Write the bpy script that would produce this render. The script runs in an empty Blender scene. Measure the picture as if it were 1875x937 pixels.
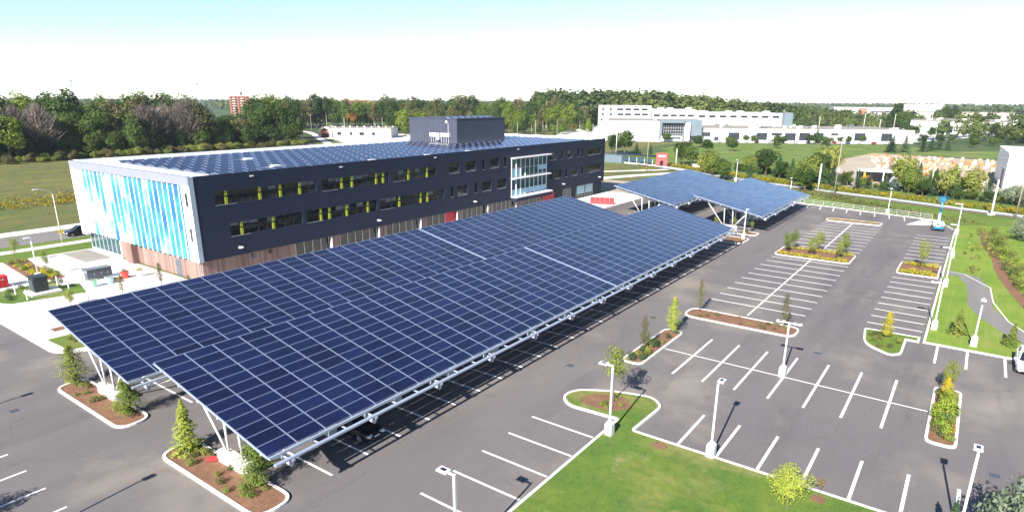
import bpy, math, random
from mathutils import Vector, Matrix

scene = bpy.context.scene
C = scene.collection
R = math.radians

# ------------------------------------------------------------------ camera
cam_data = bpy.data.cameras.new('camera')
cam = bpy.data.objects.new('camera', cam_data)
C.objects.link(cam)
F_PX, PITCH, ROLL, YAW, CAM_H = 1155.54, 0.2949, 0.0055, 0.6266, 23.478
cam_data.sensor_width = 36.0
cam_data.lens = F_PX * 36.0 / 1875.0
cam_data.shift_y = 64.97 / 1875.0
cam_data.clip_start = 0.5
cam_data.clip_end = 20000
fw = Vector((math.cos(YAW)*math.cos(PITCH), math.sin(YAW)*math.cos(PITCH), -math.sin(PITCH)))
rt = Vector((math.sin(YAW), -math.cos(YAW), 0))
up = rt.cross(fw)
rt, up = (rt*math.cos(ROLL)+up*math.sin(ROLL)), (up*math.cos(ROLL)-rt*math.sin(ROLL))
mat = Matrix((rt, up, -fw)).transposed().to_4x4()
mat.translation = Vector((0, 0, CAM_H))
cam.matrix_world = mat
scene.camera = cam

# ------------------------------------------------------------------ world and sun
SUN_EL, SUN_AZ = 32.5, 7.0            # light travels towards +X, seven degrees to +Y
world = bpy.data.worlds.new('World')
scene.world = world
world.use_nodes = True
wn = world.node_tree
for n in list(wn.nodes):
    wn.nodes.remove(n)
sky = wn.nodes.new('ShaderNodeTexSky')
sky.sky_type = 'NISHITA'
sky.sun_disc = False
sky.sun_elevation = R(SUN_EL)
sky.sun_rotation = R(270 - SUN_AZ)
sky.air_density = 0.8
sky.dust_density = 0.0
sky.ozone_density = 2.0
sky.altitude = 300
bg = wn.nodes.new('ShaderNodeBackground')
bg.inputs['Strength'].default_value = 0.075
wo = wn.nodes.new('ShaderNodeOutputWorld')
wn.links.new(sky.outputs[0], bg.inputs[0])
wn.links.new(bg.outputs[0], wo.inputs[0])

sd = bpy.data.lights.new('sun', 'SUN')
sd.energy = 4.9
sd.angle = R(0.5)
sd.color = (1.0, 0.95, 0.87)
sun = bpy.data.objects.new('sun', sd)
C.objects.link(sun)
d = Vector((math.cos(R(SUN_EL))*math.cos(R(SUN_AZ)), math.cos(R(SUN_EL))*math.sin(R(SUN_AZ)), -math.sin(R(SUN_EL))))
sun.rotation_euler = d.to_track_quat('-Z', 'Y').to_euler()
sun.location = (-40, -5, 60)

vs = scene.view_settings
vs.view_transform = 'Standard'
vs.look = 'None'
vs.gamma = 1.0
vs.exposure = 1.5
try:
    vs.use_curve_mapping = False
except Exception:
    pass
scene.render.engine = 'CYCLES'
scene.render.resolution_x = 1024
scene.render.resolution_y = 511
scene.cycles.max_bounces = 6
scene.cycles.transparent_max_bounces = 6

# ------------------------------------------------------------------ materials
MAT = {}
def new_mat(name):
    m = bpy.data.materials.new(name)
    m.use_nodes = True
    nt = m.node_tree
    b = nt.nodes.get('Principled BSDF')
    MAT[name] = m
    return m, nt, b
def simple(name, col, rough=0.7, metal=0.0, spec=0.5, var=0.0, scale=1.0, bump=0.0, bscale=20.0, obj_var=0.0):
    m, nt, b = new_mat(name)
    b.inputs['Roughness'].default_value = rough
    b.inputs['Metallic'].default_value = metal
    b.inputs['Specular IOR Level'].default_value = spec
    c = (col[0], col[1], col[2], 1)
    b.inputs['Base Color'].default_value = c
    if var or bump or obj_var:
        geo = nt.nodes.new('ShaderNodeNewGeometry')
    if var or obj_var:
        nz = nt.nodes.new('ShaderNodeTexNoise')
        nz.inputs['Scale'].default_value = scale
        nz.inputs['Detail'].default_value = 4
        nt.links.new(geo.outputs['Position'], nz.inputs['Vector'])
        mr = nt.nodes.new('ShaderNodeMapRange')
        mr.inputs['From Min'].default_value = 0.25
        mr.inputs['From Max'].default_value = 0.75
        mr.inputs['To Min'].default_value = 1 - var
        mr.inputs['To Max'].default_value = 1 + var
        nt.links.new(nz.outputs[0], mr.inputs['Value'])
        val = mr.outputs[0]
        if obj_var:
            oi = nt.nodes.new('ShaderNodeObjectInfo')
            m2 = nt.nodes.new('ShaderNodeMapRange')
            m2.inputs['To Min'].default_value = 1 - obj_var
            m2.inputs['To Max'].default_value = 1 + obj_var
            nt.links.new(oi.outputs['Random'], m2.inputs['Value'])
            mm = nt.nodes.new('ShaderNodeMath'); mm.operation = 'MULTIPLY'
            nt.links.new(val, mm.inputs[0]); nt.links.new(m2.outputs[0], mm.inputs[1])
            val = mm.outputs[0]
        vm = nt.nodes.new('ShaderNodeVectorMath'); vm.operation = 'SCALE'
        vm.inputs[0].default_value = col
        nt.links.new(val, vm.inputs['Scale'])
        nt.links.new(vm.outputs[0], b.inputs['Base Color'])
    if bump:
        n2 = nt.nodes.new('ShaderNodeTexNoise')
        n2.inputs['Scale'].default_value = bscale
        n2.inputs['Detail'].default_value = 3
        nt.links.new(geo.outputs['Position'], n2.inputs['Vector'])
        bp = nt.nodes.new('ShaderNodeBump')
        bp.inputs['Strength'].default_value = bump
        bp.inputs['Distance'].default_value = 0.05
        nt.links.new(n2.outputs[0], bp.inputs['Height'])
        nt.links.new(bp.outputs[0], b.inputs['Normal'])
    return m
def ramp_mat(name, layers, base, rough=0.95, spec=0.2, bump=0.0, bscale=8.0):
    """base colour, then layers of (colour, noise scale, lo, hi, strength, stretch) mixed on top."""
    m, nt, b = new_mat(name)
    b.inputs['Roughness'].default_value = rough
    b.inputs['Specular IOR Level'].default_value = spec
    geo = nt.nodes.new('ShaderNodeNewGeometry')
    last = None
    for i, (col, sc, lo, hi, st, stretch) in enumerate(layers):
        mp = nt.nodes.new('ShaderNodeMapping')
        mp.inputs['Scale'].default_value = (sc*stretch[0], sc*stretch[1], sc)
        mp.inputs['Location'].default_value = (i*13.7, i*5.1, i*3.3)
        nt.links.new(geo.outputs['Position'], mp.inputs['Vector'])
        nz = nt.nodes.new('ShaderNodeTexNoise')
        nz.inputs['Scale'].default_value = 1
        nz.inputs['Detail'].default_value = 5
        nz.inputs['Roughness'].default_value = 0.6
        nt.links.new(mp.outputs[0], nz.inputs['Vector'])
        mr = nt.nodes.new('ShaderNodeMapRange')
        mr.inputs['From Min'].default_value = lo
        mr.inputs['From Max'].default_value = hi
        mr.inputs['To Max'].default_value = st
        nt.links.new(nz.outputs[0], mr.inputs['Value'])
        mx = nt.nodes.new('ShaderNodeMix'); mx.data_type = 'RGBA'
        nt.links.new(mr.outputs[0], mx.inputs['Factor'])
        if last is None:
            mx.inputs['A'].default_value = (*base, 1)
        else:
            nt.links.new(last, mx.inputs['A'])
        mx.inputs['B'].default_value = (*col, 1)
        last = mx.outputs['Result']
    nt.links.new(last, b.inputs['Base Color'])
    if bump:
        n2 = nt.nodes.new('ShaderNodeTexNoise')
        n2.inputs['Scale'].default_value = bscale
        n2.inputs['Detail'].default_value = 4
        nt.links.new(geo.outputs['Position'], n2.inputs['Vector'])
        bp = nt.nodes.new('ShaderNodeBump')
        bp.inputs['Strength'].default_value = bump
        bp.inputs['Distance'].default_value = 0.08
        nt.links.new(n2.outputs[0], bp.inputs['Height'])
        nt.links.new(bp.outputs[0], b.inputs['Normal'])
    return m
def leaf_mat(name, col, col2, obj_var=0.25, scale=0.6, trans=0.35):
    m, nt, b = new_mat(name)
    out = nt.nodes.get('Material Output')
    geo = nt.nodes.new('ShaderNodeNewGeometry')
    nz = nt.nodes.new('ShaderNodeTexNoise')
    nz.inputs['Scale'].default_value = scale
    nz.inputs['Detail'].default_value = 3
    nt.links.new(geo.outputs['Position'], nz.inputs['Vector'])
    oi = nt.nodes.new('ShaderNodeObjectInfo')
    ad = nt.nodes.new('ShaderNodeMath'); ad.operation = 'MULTIPLY_ADD'
    ad.inputs[1].default_value = obj_var*2
    nt.links.new(oi.outputs['Random'], ad.inputs[0])
    sb = nt.nodes.new('ShaderNodeMath'); sb.operation = 'SUBTRACT'
    sb.inputs[1].default_value = obj_var
    nt.links.new(nz.outputs[0], sb.inputs[0])
    nt.links.new(sb.outputs[0], ad.inputs[2])
    mr = nt.nodes.new('ShaderNodeMapRange')
    mr.inputs['From Min'].default_value = 0.3
    mr.inputs['From Max'].default_value = 0.7
    nt.links.new(ad.outputs[0], mr.inputs['Value'])
    mx = nt.nodes.new('ShaderNodeMix'); mx.data_type = 'RGBA'
    nt.links.new(mr.outputs[0], mx.inputs['Factor'])
    mx.inputs['A'].default_value = (*col, 1)
    mx.inputs['B'].default_value = (*col2, 1)
    b.inputs['Roughness'].default_value = 0.7
    b.inputs['Specular IOR Level'].default_value = 0.25
    nt.links.new(mx.outputs['Result'], b.inputs['Base Color'])
    tr = nt.nodes.new('ShaderNodeBsdfTranslucent')
    nt.links.new(mx.outputs['Result'], tr.inputs[0])
    ms = nt.nodes.new('ShaderNodeMixShader')
    ms.inputs[0].default_value = trans
    nt.links.new(b.outputs[0], ms.inputs[1])
    nt.links.new(tr.outputs[0], ms.inputs[2])
    nt.links.new(ms.outputs[0], out.inputs['Surface'])
    return m

ramp_mat('asphalt', [((0.150, 0.136, 0.132), 0.05, 0.40, 0.70, 0.75, (1, 1)),
                     ((0.092, 0.083, 0.086), 0.16, 0.50, 0.75, 0.6, (0.5, 1.6)),
                     ((0.25, 0.215, 0.175), 0.085, 0.54, 0.72, 0.7, (1, 1)),
                     ((0.17, 0.155, 0.15), 6.0, 0.45, 0.8, 0.5, (1, 1)),
                     ((0.055, 0.05, 0.05), 0.55, 0.64, 0.78, 0.5, (1, 1)),
                     ((0.085, 0.078, 0.08), 0.11, 0.52, 0.68, 0.6, (0.25, 1.8))], (0.122, 0.111, 0.113), bump=0.15, bscale=30)
def add_cracks():
    nt = MAT['asphalt'].node_tree; b = nt.nodes.get('Principled BSDF')
    src = b.inputs['Base Color'].links[0].from_socket
    geo = nt.nodes.new('ShaderNodeNewGeometry')
    nz = nt.nodes.new('ShaderNodeTexNoise'); nz.inputs['Scale'].default_value = 0.5; nz.inputs['Detail'].default_value = 5
    nt.links.new(geo.outputs['Position'], nz.inputs['Vector'])
    mx = nt.nodes.new('ShaderNodeVectorMath'); mx.operation = 'MULTIPLY_ADD'
    mx.inputs[1].default_value = (2.4, 2.4, 0)
    nt.links.new(nz.outputs['Color'], mx.inputs[0]); nt.links.new(geo.outputs['Position'], mx.inputs[2])
    for sc, w, dark in ((0.06, 0.003, 0.32), (0.19, 0.003, 0.12)):
        vo = nt.nodes.new('ShaderNodeTexVoronoi'); vo.feature = 'DISTANCE_TO_EDGE'; vo.voronoi_dimensions = '2D'
        vo.inputs['Scale'].default_value = sc
        nt.links.new(mx.outputs[0], vo.inputs['Vector'])
        mr = nt.nodes.new('ShaderNodeMapRange')
        mr.inputs['From Min'].default_value = 0.0; mr.inputs['From Max'].default_value = w
        mr.inputs['To Min'].default_value = dark; mr.inputs['To Max'].default_value = 0.0
        nt.links.new(vo.outputs['Distance'], mr.inputs['Value'])
        mm = nt.nodes.new('ShaderNodeMix'); mm.data_type = 'RGBA'
        nt.links.new(mr.outputs[0], mm.inputs['Factor'])
        nt.links.new(src, mm.inputs['A']); mm.inputs['B'].default_value = (0.04, 0.036, 0.036, 1)
        src = mm.outputs['Result']
    nt.links.new(src, b.inputs['Base Color'])
add_cracks()
ramp_mat('road', [((0.20, 0.185, 0.175), 0.2, 0.4, 0.7, 0.7, (0.2, 2)), ((0.12, 0.11, 0.11), 2.0, 0.5, 0.8, 0.5, (1, 1))], (0.16, 0.15, 0.145))
ramp_mat('concrete', [((0.66, 0.63, 0.58), 0.15, 0.4, 0.7, 0.6, (1, 1)), ((0.42, 0.40, 0.37), 0.4, 0.58, 0.8, 0.35, (1, 1))], (0.58, 0.56, 0.53), bump=0.05)
ramp_mat('kerb', [((0.50, 0.48, 0.44), 1.0, 0.5, 0.75, 0.55, (1, 1)), ((0.34, 0.31, 0.27), 2.2, 0.6, 0.8, 0.5, (1, 1))], (0.62, 0.61, 0.58))
ramp_mat('paint', [((0.40, 0.39, 0.38), 3.0, 0.55, 0.8, 0.6, (1, 1))], (0.72, 0.72, 0.71))
ramp_mat('lawn', [((0.125, 0.175, 0.026), 0.25, 0.40, 0.68, 0.9, (1, 1)),
                  ((0.25, 0.205, 0.085), 0.16, 0.50, 0.68, 0.8, (1.5, 0.6)),
                  ((0.34, 0.29, 0.16), 0.45, 0.60, 0.74, 0.6, (1, 1)),
                  ((0.030, 0.075, 0.012), 1.6, 0.45, 0.8, 0.6, (1, 1)),
                  ((0.15, 0.18, 0.04), 9.0, 0.5, 0.8, 0.5, (1, 1))], (0.072, 0.132, 0.022), bump=0.6, bscale=14)
ramp_mat('bank_grass', [((0.165, 0.225, 0.030), 0.18, 0.38, 0.62, 0.9, (1, 1)),
                        ((0.24, 0.22, 0.07), 0.12, 0.56, 0.74, 0.6, (1, 1)),
                        ((0.06, 0.12, 0.016), 1.4, 0.55, 0.8, 0.5, (0.3, 2.2)),
                        ((0.20, 0.26, 0.05), 0.9, 0.5, 0.7, 0.5, (0.15, 2.5))], (0.105, 0.175, 0.022), bump=0.6, bscale=10)
ramp_mat('rough_grass', [((0.12, 0.165, 0.025), 0.10, 0.38, 0.65, 0.9, (1, 1)),
                         ((0.20, 0.17, 0.06), 0.12, 0.55, 0.75, 0.7, (1, 1)),
                         ((0.05, 0.10, 0.015), 0.9, 0.5, 0.8, 0.7, (1, 1))], (0.085, 0.135, 0.02), bump=0.6, bscale=6)
ramp_mat('field', [((0.120, 0.108, 0.040), 0.035, 0.35, 0.6, 0.85, (1, 2.5)),
                   ((0.26, 0.21, 0.03), 0.07, 0.52, 0.68, 0.4, (0.7, 2.0)),
                   ((0.055, 0.085, 0.02), 0.3, 0.5, 0.75, 0.7, (1, 1)),
                   ((0.15, 0.13, 0.055), 2.0, 0.5, 0.8, 0.5, (1, 1))], (0.075, 0.098, 0.028), bump=0.8, bscale=3)
ramp_mat('country', [((0.035, 0.055, 0.018), 0.006, 0.35, 0.55, 0.95, (1, 1)),
                     ((0.15, 0.14, 0.06), 0.004, 0.6, 0.72, 0.7, (1, 1))], (0.07, 0.10, 0.03))
ramp_mat('mulch', [((0.24, 0.13, 0.075), 1.2, 0.4, 0.7, 0.8, (1, 1)), ((0.09, 0.05, 0.032), 6, 0.5, 0.75, 0.8, (1, 1)),
                   ((0.33, 0.22, 0.13), 9, 0.6, 0.8, 0.6, (1, 1))], (0.165, 0.088, 0.055), bump=0.8, bscale=10)
ramp_mat('gravel', [((0.19, 0.16, 0.135), 0.8, 0.4, 0.7, 0.8, (1, 1)), ((0.09, 0.075, 0.065), 4, 0.5, 0.75, 0.6, (1, 1))], (0.14, 0.12, 0.10), bump=0.6, bscale=6)
ramp_mat('sandy_yard', [((0.40, 0.34, 0.26), 0.05, 0.4, 0.7, 0.8, (1, 1)), ((0.32, 0.26, 0.19), 0.2, 0.5, 0.75, 0.6, (1, 1))], (0.30, 0.25, 0.19))
simple('aluminium', (0.36, 0.41, 0.50), 0.35, 0.35, 0.5, var=0.06, scale=2)
simple('panel_frame', (0.21, 0.25, 0.37), 0.4, 0.2, 0.5)
simple('steel', (0.44, 0.47, 0.52), 0.45, 0.3, 0.5, var=0.1, scale=1.5)
simple('white_metal', (0.60, 0.61, 0.62), 0.45, var=0.06, scale=3)
simple('dark_lens', (0.02, 0.022, 0.03), 0.2)
simple('dark_cladding', (0.0110, 0.0165, 0.036), 0.6, 0.0, 0.25, var=0.10, scale=0.35)
simple('penthouse_cladding', (0.040, 0.046, 0.070), 0.6, 0.0, 0.4, var=0.08, scale=0.6)
simple('seam', (0.015, 0.018, 0.026), 0.6)
simple('white_panel', (0.72, 0.74, 0.76), 0.5, var=0.05, scale=0.6)
simple('white_panel_shaded', (0.20, 0.21, 0.25), 0.5, var=0.05, scale=0.5)  # head band of the end wall: its weaker light is put into the colour
simple('membrane', (0.66, 0.66, 0.66), 0.8, var=0.08, scale=0.4)
simple('lime', (0.24, 0.28, 0.014), 0.5, var=0.08, scale=1.5)
simple('red', (0.50, 0.018, 0.022), 0.5, var=0.12, scale=1.5)
simple('red_faded', (0.55, 0.06, 0.06), 0.6, var=0.12, scale=1.0)
simple('brick_red', (0.34, 0.13, 0.09), 0.8, var=0.15, scale=0.6)
simple('beige_wall', (0.55, 0.47, 0.36), 0.8, var=0.08, scale=0.2)
simple('white_wall', (0.52, 0.50, 0.47), 0.7, var=0.06, scale=0.15)
simple('roof_grey', (0.21, 0.19, 0.165), 0.9, var=0.15, scale=0.15)
simple('grey_blue', (0.115, 0.15, 0.18), 0.5, var=0.06, scale=0.3)
simple('far_window', (0.02, 0.024, 0.032), 0.15)
simple('cream', (0.66, 0.58, 0.46), 0.8, var=0.1, scale=0.6)
simple('wood_pole', (0.25, 0.20, 0.15), 0.9, var=0.2, scale=2)
simple('galv_pole', (0.52, 0.52, 0.50), 0.6, var=0.1, scale=1)
simple('cable', (0.03, 0.03, 0.03), 0.6)
simple('green_box', (0.012, 0.024, 0.022), 0.45, var=0.15, scale=2)
simple('grey_box', (0.085, 0.095, 0.115), 0.5, var=0.12, scale=1.5)
simple('pot_green', (0.30, 0.62, 0.44), 0.5)
simple('pot_blue', (0.34, 0.60, 0.74), 0.5)
simple('pot_red', (0.60, 0.07, 0.05), 0.5)
simple('pot_white', (0.75, 0.70, 0.66), 0.5)
simple('lift_blue', (0.006, 0.135, 0.25), 0.4, var=0.1, scale=2)
simple('rubber', (0.02, 0.02, 0.02), 0.8)
simple('rim', (0.40, 0.41, 0.43), 0.35, 0.6)
simple('black_paint', (0.012, 0.013, 0.016), 0.22, 0.0, 0.6)
simple('white_paint', (0.72, 0.73, 0.75), 0.25, 0.0, 0.6)
simple('silver_paint', (0.45, 0.46, 0.48), 0.3, 0.3, 0.6)
simple('dark_red_paint', (0.22, 0.02, 0.02), 0.25)
simple('blue_paint', (0.03, 0.06, 0.18), 0.25)
simple('car_glass', (0.012, 0.015, 0.02), 0.08, 0.0, 0.7)
simple('lamp_glass', (0.75, 0.75, 0.72), 0.15)
simple('tail_red', (0.4, 0.01, 0.01), 0.2)
simple('yellow', (0.72, 0.50, 0.02), 0.5)
simple('orange', (0.70, 0.24, 0.03), 0.6)
simple('stone_tan', (0.30, 0.215, 0.135), 0.9, var=0.25, scale=1.2, obj_var=0.25)
simple('stone_white', (0.36, 0.33, 0.29), 0.9, var=0.2, scale=1.2, obj_var=0.2)
simple('stone_orange', (0.36, 0.14, 0.035), 0.9, var=0.2, scale=1.2, obj_var=0.2)
simple('pallet_wood', (0.30, 0.20, 0.11), 0.9)
simple('bark', (0.10, 0.075, 0.055), 0.95, var=0.25, scale=4)
simple('pale_bark', (0.26, 0.22, 0.19), 0.95, var=0.2, scale=2, obj_var=0.2)
simple('lattice', (0.30, 0.33, 0.38), 0.6)

# glass-fronted photovoltaic laminate: dark cells under a glossy sheet, faint cell grid
def pv_mat():
    m, nt, b = new_mat('pv_glass')
    b.inputs['Roughness'].default_value = 0.075
    b.inputs['Specular IOR Level'].default_value = 0.5
    b.inputs['Coat Weight'].default_value = 0.3
    b.inputs['Coat Roughness'].default_value = 0.04
    tc = nt.nodes.new('ShaderNodeTexCoord')
    oi = nt.nodes.new('ShaderNodeObjectInfo')
    mr = nt.nodes.new('ShaderNodeMapRange')
    mr.inputs['To Min'].default_value = 0.8
    mr.inputs['To Max'].default_value = 1.3
    nt.links.new(oi.outputs['Random'], mr.inputs['Value'])
    geo = nt.nodes.new('ShaderNodeNewGeometry')
    nz = nt.nodes.new('ShaderNodeTexNoise')
    nz.inputs['Scale'].default_value = 0.22
    nt.links.new(geo.outputs['Position'], nz.inputs['Vector'])
    m2 = nt.nodes.new('ShaderNodeMapRange')
    m2.inputs['From Min'].default_value = 0.3
    m2.inputs['From Max'].default_value = 0.7
    m2.inputs['To Min'].default_value = 0.7
    m2.inputs['To Max'].default_value = 1.3
    nt.links.new(nz.outputs[0], m2.inputs['Value'])
    mu = nt.nodes.new('ShaderNodeMath'); mu.operation = 'MULTIPLY'
    nt.links.new(mr.outputs[0], mu.inputs[0]); nt.links.new(m2.outputs[0], mu.inputs[1])
    isl = nt.nodes.new('ShaderNodeMapRange')
    isl.inputs['To Min'].default_value = 0.8
    isl.inputs['To Max'].default_value = 1.25
    nt.links.new(geo.outputs['Random Per Island'], isl.inputs['Value'])
    mu2 = nt.nodes.new('ShaderNodeMath'); mu2.operation = 'MULTIPLY'
    nt.links.new(mu.outputs[0], mu2.inputs[0]); nt.links.new(isl.outputs[0], mu2.inputs[1])
    mu = mu2
    rr = nt.nodes.new('ShaderNodeMapRange')
    rr.inputs['To Min'].default_value = 0.10
    rr.inputs['To Max'].default_value = 0.20
    nt.links.new(oi.outputs['Random'], rr.inputs['Value'])
    nt.links.new(rr.outputs[0], b.inputs['Roughness'])
    vm = nt.nodes.new('ShaderNodeVectorMath'); vm.operation = 'SCALE'
    vm.inputs[0].default_value = (0.0040, 0.0054, 0.025)
    nt.links.new(mu.outputs[0], vm.inputs['Scale'])
    nt.links.new(vm.outputs[0], b.inputs['Base Color'])
pv_mat()

# brown timber cladding: vertical boards tinted one by one
def wood_mat():
    m, nt, b = new_mat('wood_cladding')
    b.inputs['Roughness'].default_value = 0.75
    geo = nt.nodes.new('ShaderNodeNewGeometry')
    sx = nt.nodes.new('ShaderNodeSeparateXYZ')
    nt.links.new(geo.outputs['Position'], sx.inputs[0])
    ad = nt.nodes.new('ShaderNodeMath'); ad.operation = 'ADD'
    nt.links.new(sx.outputs['X'], ad.inputs[0]); nt.links.new(sx.outputs['Y'], ad.inputs[1])
    ml = nt.nodes.new('ShaderNodeMath'); ml.operation = 'MULTIPLY'; ml.inputs[1].default_value = 3.2
    nt.links.new(ad.outputs[0], ml.inputs[0])
    fl = nt.nodes.new('ShaderNodeMath'); fl.operation = 'FLOOR'
    nt.links.new(ml.outputs[0], fl.inputs[0])
    wn_ = nt.nodes.new('ShaderNodeTexWhiteNoise'); wn_.noise_dimensions = '1D'
    nt.links.new(fl.outputs[0], wn_.inputs['W'])
    mx = nt.nodes.new('ShaderNodeMix'); mx.data_type = 'RGBA'
    nt.links.new(wn_.outputs['Value'], mx.inputs['Factor'])
    mx.inputs['A'].default_value = (0.150, 0.088, 0.074, 1)
    mx.inputs['B'].default_value = (0.265, 0.175, 0.150, 1)
    nt.links.new(mx.outputs['Result'], b.inputs['Base Color'])
wood_mat()

def blue_rib_mat():
    m, nt, b = new_mat('rib_print')
    b.inputs['Roughness'].default_value = 0.45
    geo = nt.nodes.new('ShaderNodeNewGeometry')
    sx = nt.nodes.new('ShaderNodeSeparateXYZ')
    nt.links.new(geo.outputs['Position'], sx.inputs[0])
    oi = nt.nodes.new('ShaderNodeObjectInfo')
    cb = nt.nodes.new('ShaderNodeCombineXYZ')
    rm = nt.nodes.new('ShaderNodeMath'); rm.operation = 'MULTIPLY'; rm.inputs[1].default_value = 60.0
    nt.links.new(oi.outputs['Random'], rm.inputs[0])
    nt.links.new(rm.outputs[0], cb.inputs[0])
    zm = nt.nodes.new('ShaderNodeMath'); zm.operation = 'MULTIPLY'; zm.inputs[1].default_value = 0.16
    nt.links.new(sx.outputs['Z'], zm.inputs[0])
    nt.links.new(zm.outputs[0], cb.inputs[2])
    nz = nt.nodes.new('ShaderNodeTexNoise')
    nz.inputs['Scale'].default_value = 1.0
    nz.inputs['Detail'].default_value = 3
    nt.links.new(cb.outputs[0], nz.inputs['Vector'])
    # printed more densely towards the street corner (low Y)
    ym = nt.nodes.new('ShaderNodeMapRange')
    ym.inputs['From Min'].default_value = 113
    ym.inputs['From Max'].default_value = 78
    ym.inputs['To Min'].default_value = -0.05
    ym.inputs['To Max'].default_value = 0.16
    nt.links.new(sx.outputs['Y'], ym.inputs['Value'])
    ad = nt.nodes.new('ShaderNodeMath'); ad.operation = 'ADD'
    nt.links.new(nz.outputs[0], ad.inputs[0]); nt.links.new(ym.outputs[0], ad.inputs[1])
    cr = nt.nodes.new('ShaderNodeValToRGB')
    e = cr.color_ramp.elements
    e[0].position = 0.41; e[0].color = (0.60, 0.68, 0.70, 1)
    e[1].position = 0.80; e[1].color = (0.006, 0.062, 0.27, 1)
    a = e.new(0.50); a.color = (0.14, 0.36, 0.40, 1)
    a = e.new(0.57); a.color = (0.035, 0.24, 0.30, 1)
    a = e.new(0.68); a.color = (0.018, 0.13, 0.28, 1)
    nt.links.new(ad.outputs[0], cr.inputs[0])
    nt.links.new(cr.outputs[0], b.inputs['Base Color'])
blue_rib_mat()

# window glass of the office: dark, reflective
def office_glass():
    m, nt, b = new_mat('office_glass')
    geo = nt.nodes.new('ShaderNodeNewGeometry')
    mp = nt.nodes.new('ShaderNodeMapping'); mp.inputs['Scale'].default_value = (0.75, 0.75, 1.6)
    nt.links.new(geo.outputs['Position'], mp.inputs['Vector'])
    vo = nt.nodes.new('ShaderNodeTexNoise'); vo.inputs['Scale'].default_value = 1.3; vo.inputs['Detail'].default_value = 4
    nt.links.new(mp.outputs[0], vo.inputs['Vector'])
    cr = nt.nodes.new('ShaderNodeValToRGB'); e = cr.color_ramp.elements
    e[0].position = 0.42; e[0].color = (0.006, 0.009, 0.010, 1); e[1].position = 0.72; e[1].color = (0.034, 0.036, 0.030, 1)
    nt.links.new(vo.outputs[0], cr.inputs[0]); nt.links.new(cr.outputs[0], b.inputs['Base Color'])
    b.inputs['Roughness'].default_value = 0.06
    b.inputs['Specular IOR Level'].default_value = 0.6
    m, nt, b = new_mat('curtain_glass')
    b.inputs['Base Color'].default_value = (0.03, 0.07, 0.085, 1)
    b.inputs['Roughness'].default_value = 0.05
    b.inputs['Specular IOR Level'].default_value = 0.9
    m, nt, b = new_mat('spandrel_glass')
    b.inputs['Base Color'].default_value = (0.30, 0.50, 0.58, 1)
    b.inputs['Roughness'].default_value = 0.15
office_glass()

leaf_mat('leaf_forest', (0.03, 0.062, 0.012), (0.085, 0.13, 0.024))
leaf_mat('leaf_bright', (0.085, 0.145, 0.014), (0.18, 0.235, 0.03))
leaf_mat('leaf_olive', (0.085, 0.09, 0.028), (0.17, 0.15, 0.055))
leaf_mat('leaf_conifer', (0.024, 0.055, 0.026), (0.065, 0.11, 0.045), trans=0.15)
leaf_mat('leaf_autumn', (0.16, 0.13, 0.02), (0.34, 0.15, 0.03))
leaf_mat('leaf_gold', (0.46, 0.36, 0.02), (0.30, 0.31, 0.04), scale=2.0)
leaf_mat('leaf_silver', (0.16, 0.20, 0.13), (0.26, 0.30, 0.20), scale=2.0)
leaf_mat('leaf_young', (0.13, 0.18, 0.03), (0.25, 0.27, 0.06), scale=1.5)
leaf_mat('leaf_lime', (0.18, 0.26, 0.025), (0.32, 0.36, 0.06), scale=1.5)
leaf_mat('twig', (0.095, 0.078, 0.066), (0.175, 0.145, 0.12), trans=0.0)
leaf_mat('leaf_far', (0.035, 0.066, 0.018), (0.135, 0.165, 0.042), obj_var=0.0, scale=0.022)
leaf_mat('goldenrod', (0.36, 0.25, 0.01), (0.16, 0.15, 0.02), obj_var=0.0, scale=0.5)
leaf_mat('leaf_meadow', (0.09, 0.115, 0.03), (0.17, 0.15, 0.055), obj_var=0.0, scale=0.5)
leaf_mat('turf', (0.10, 0.165, 0.028), (0.20, 0.20, 0.06), obj_var=0.0, scale=0.5)
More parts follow.
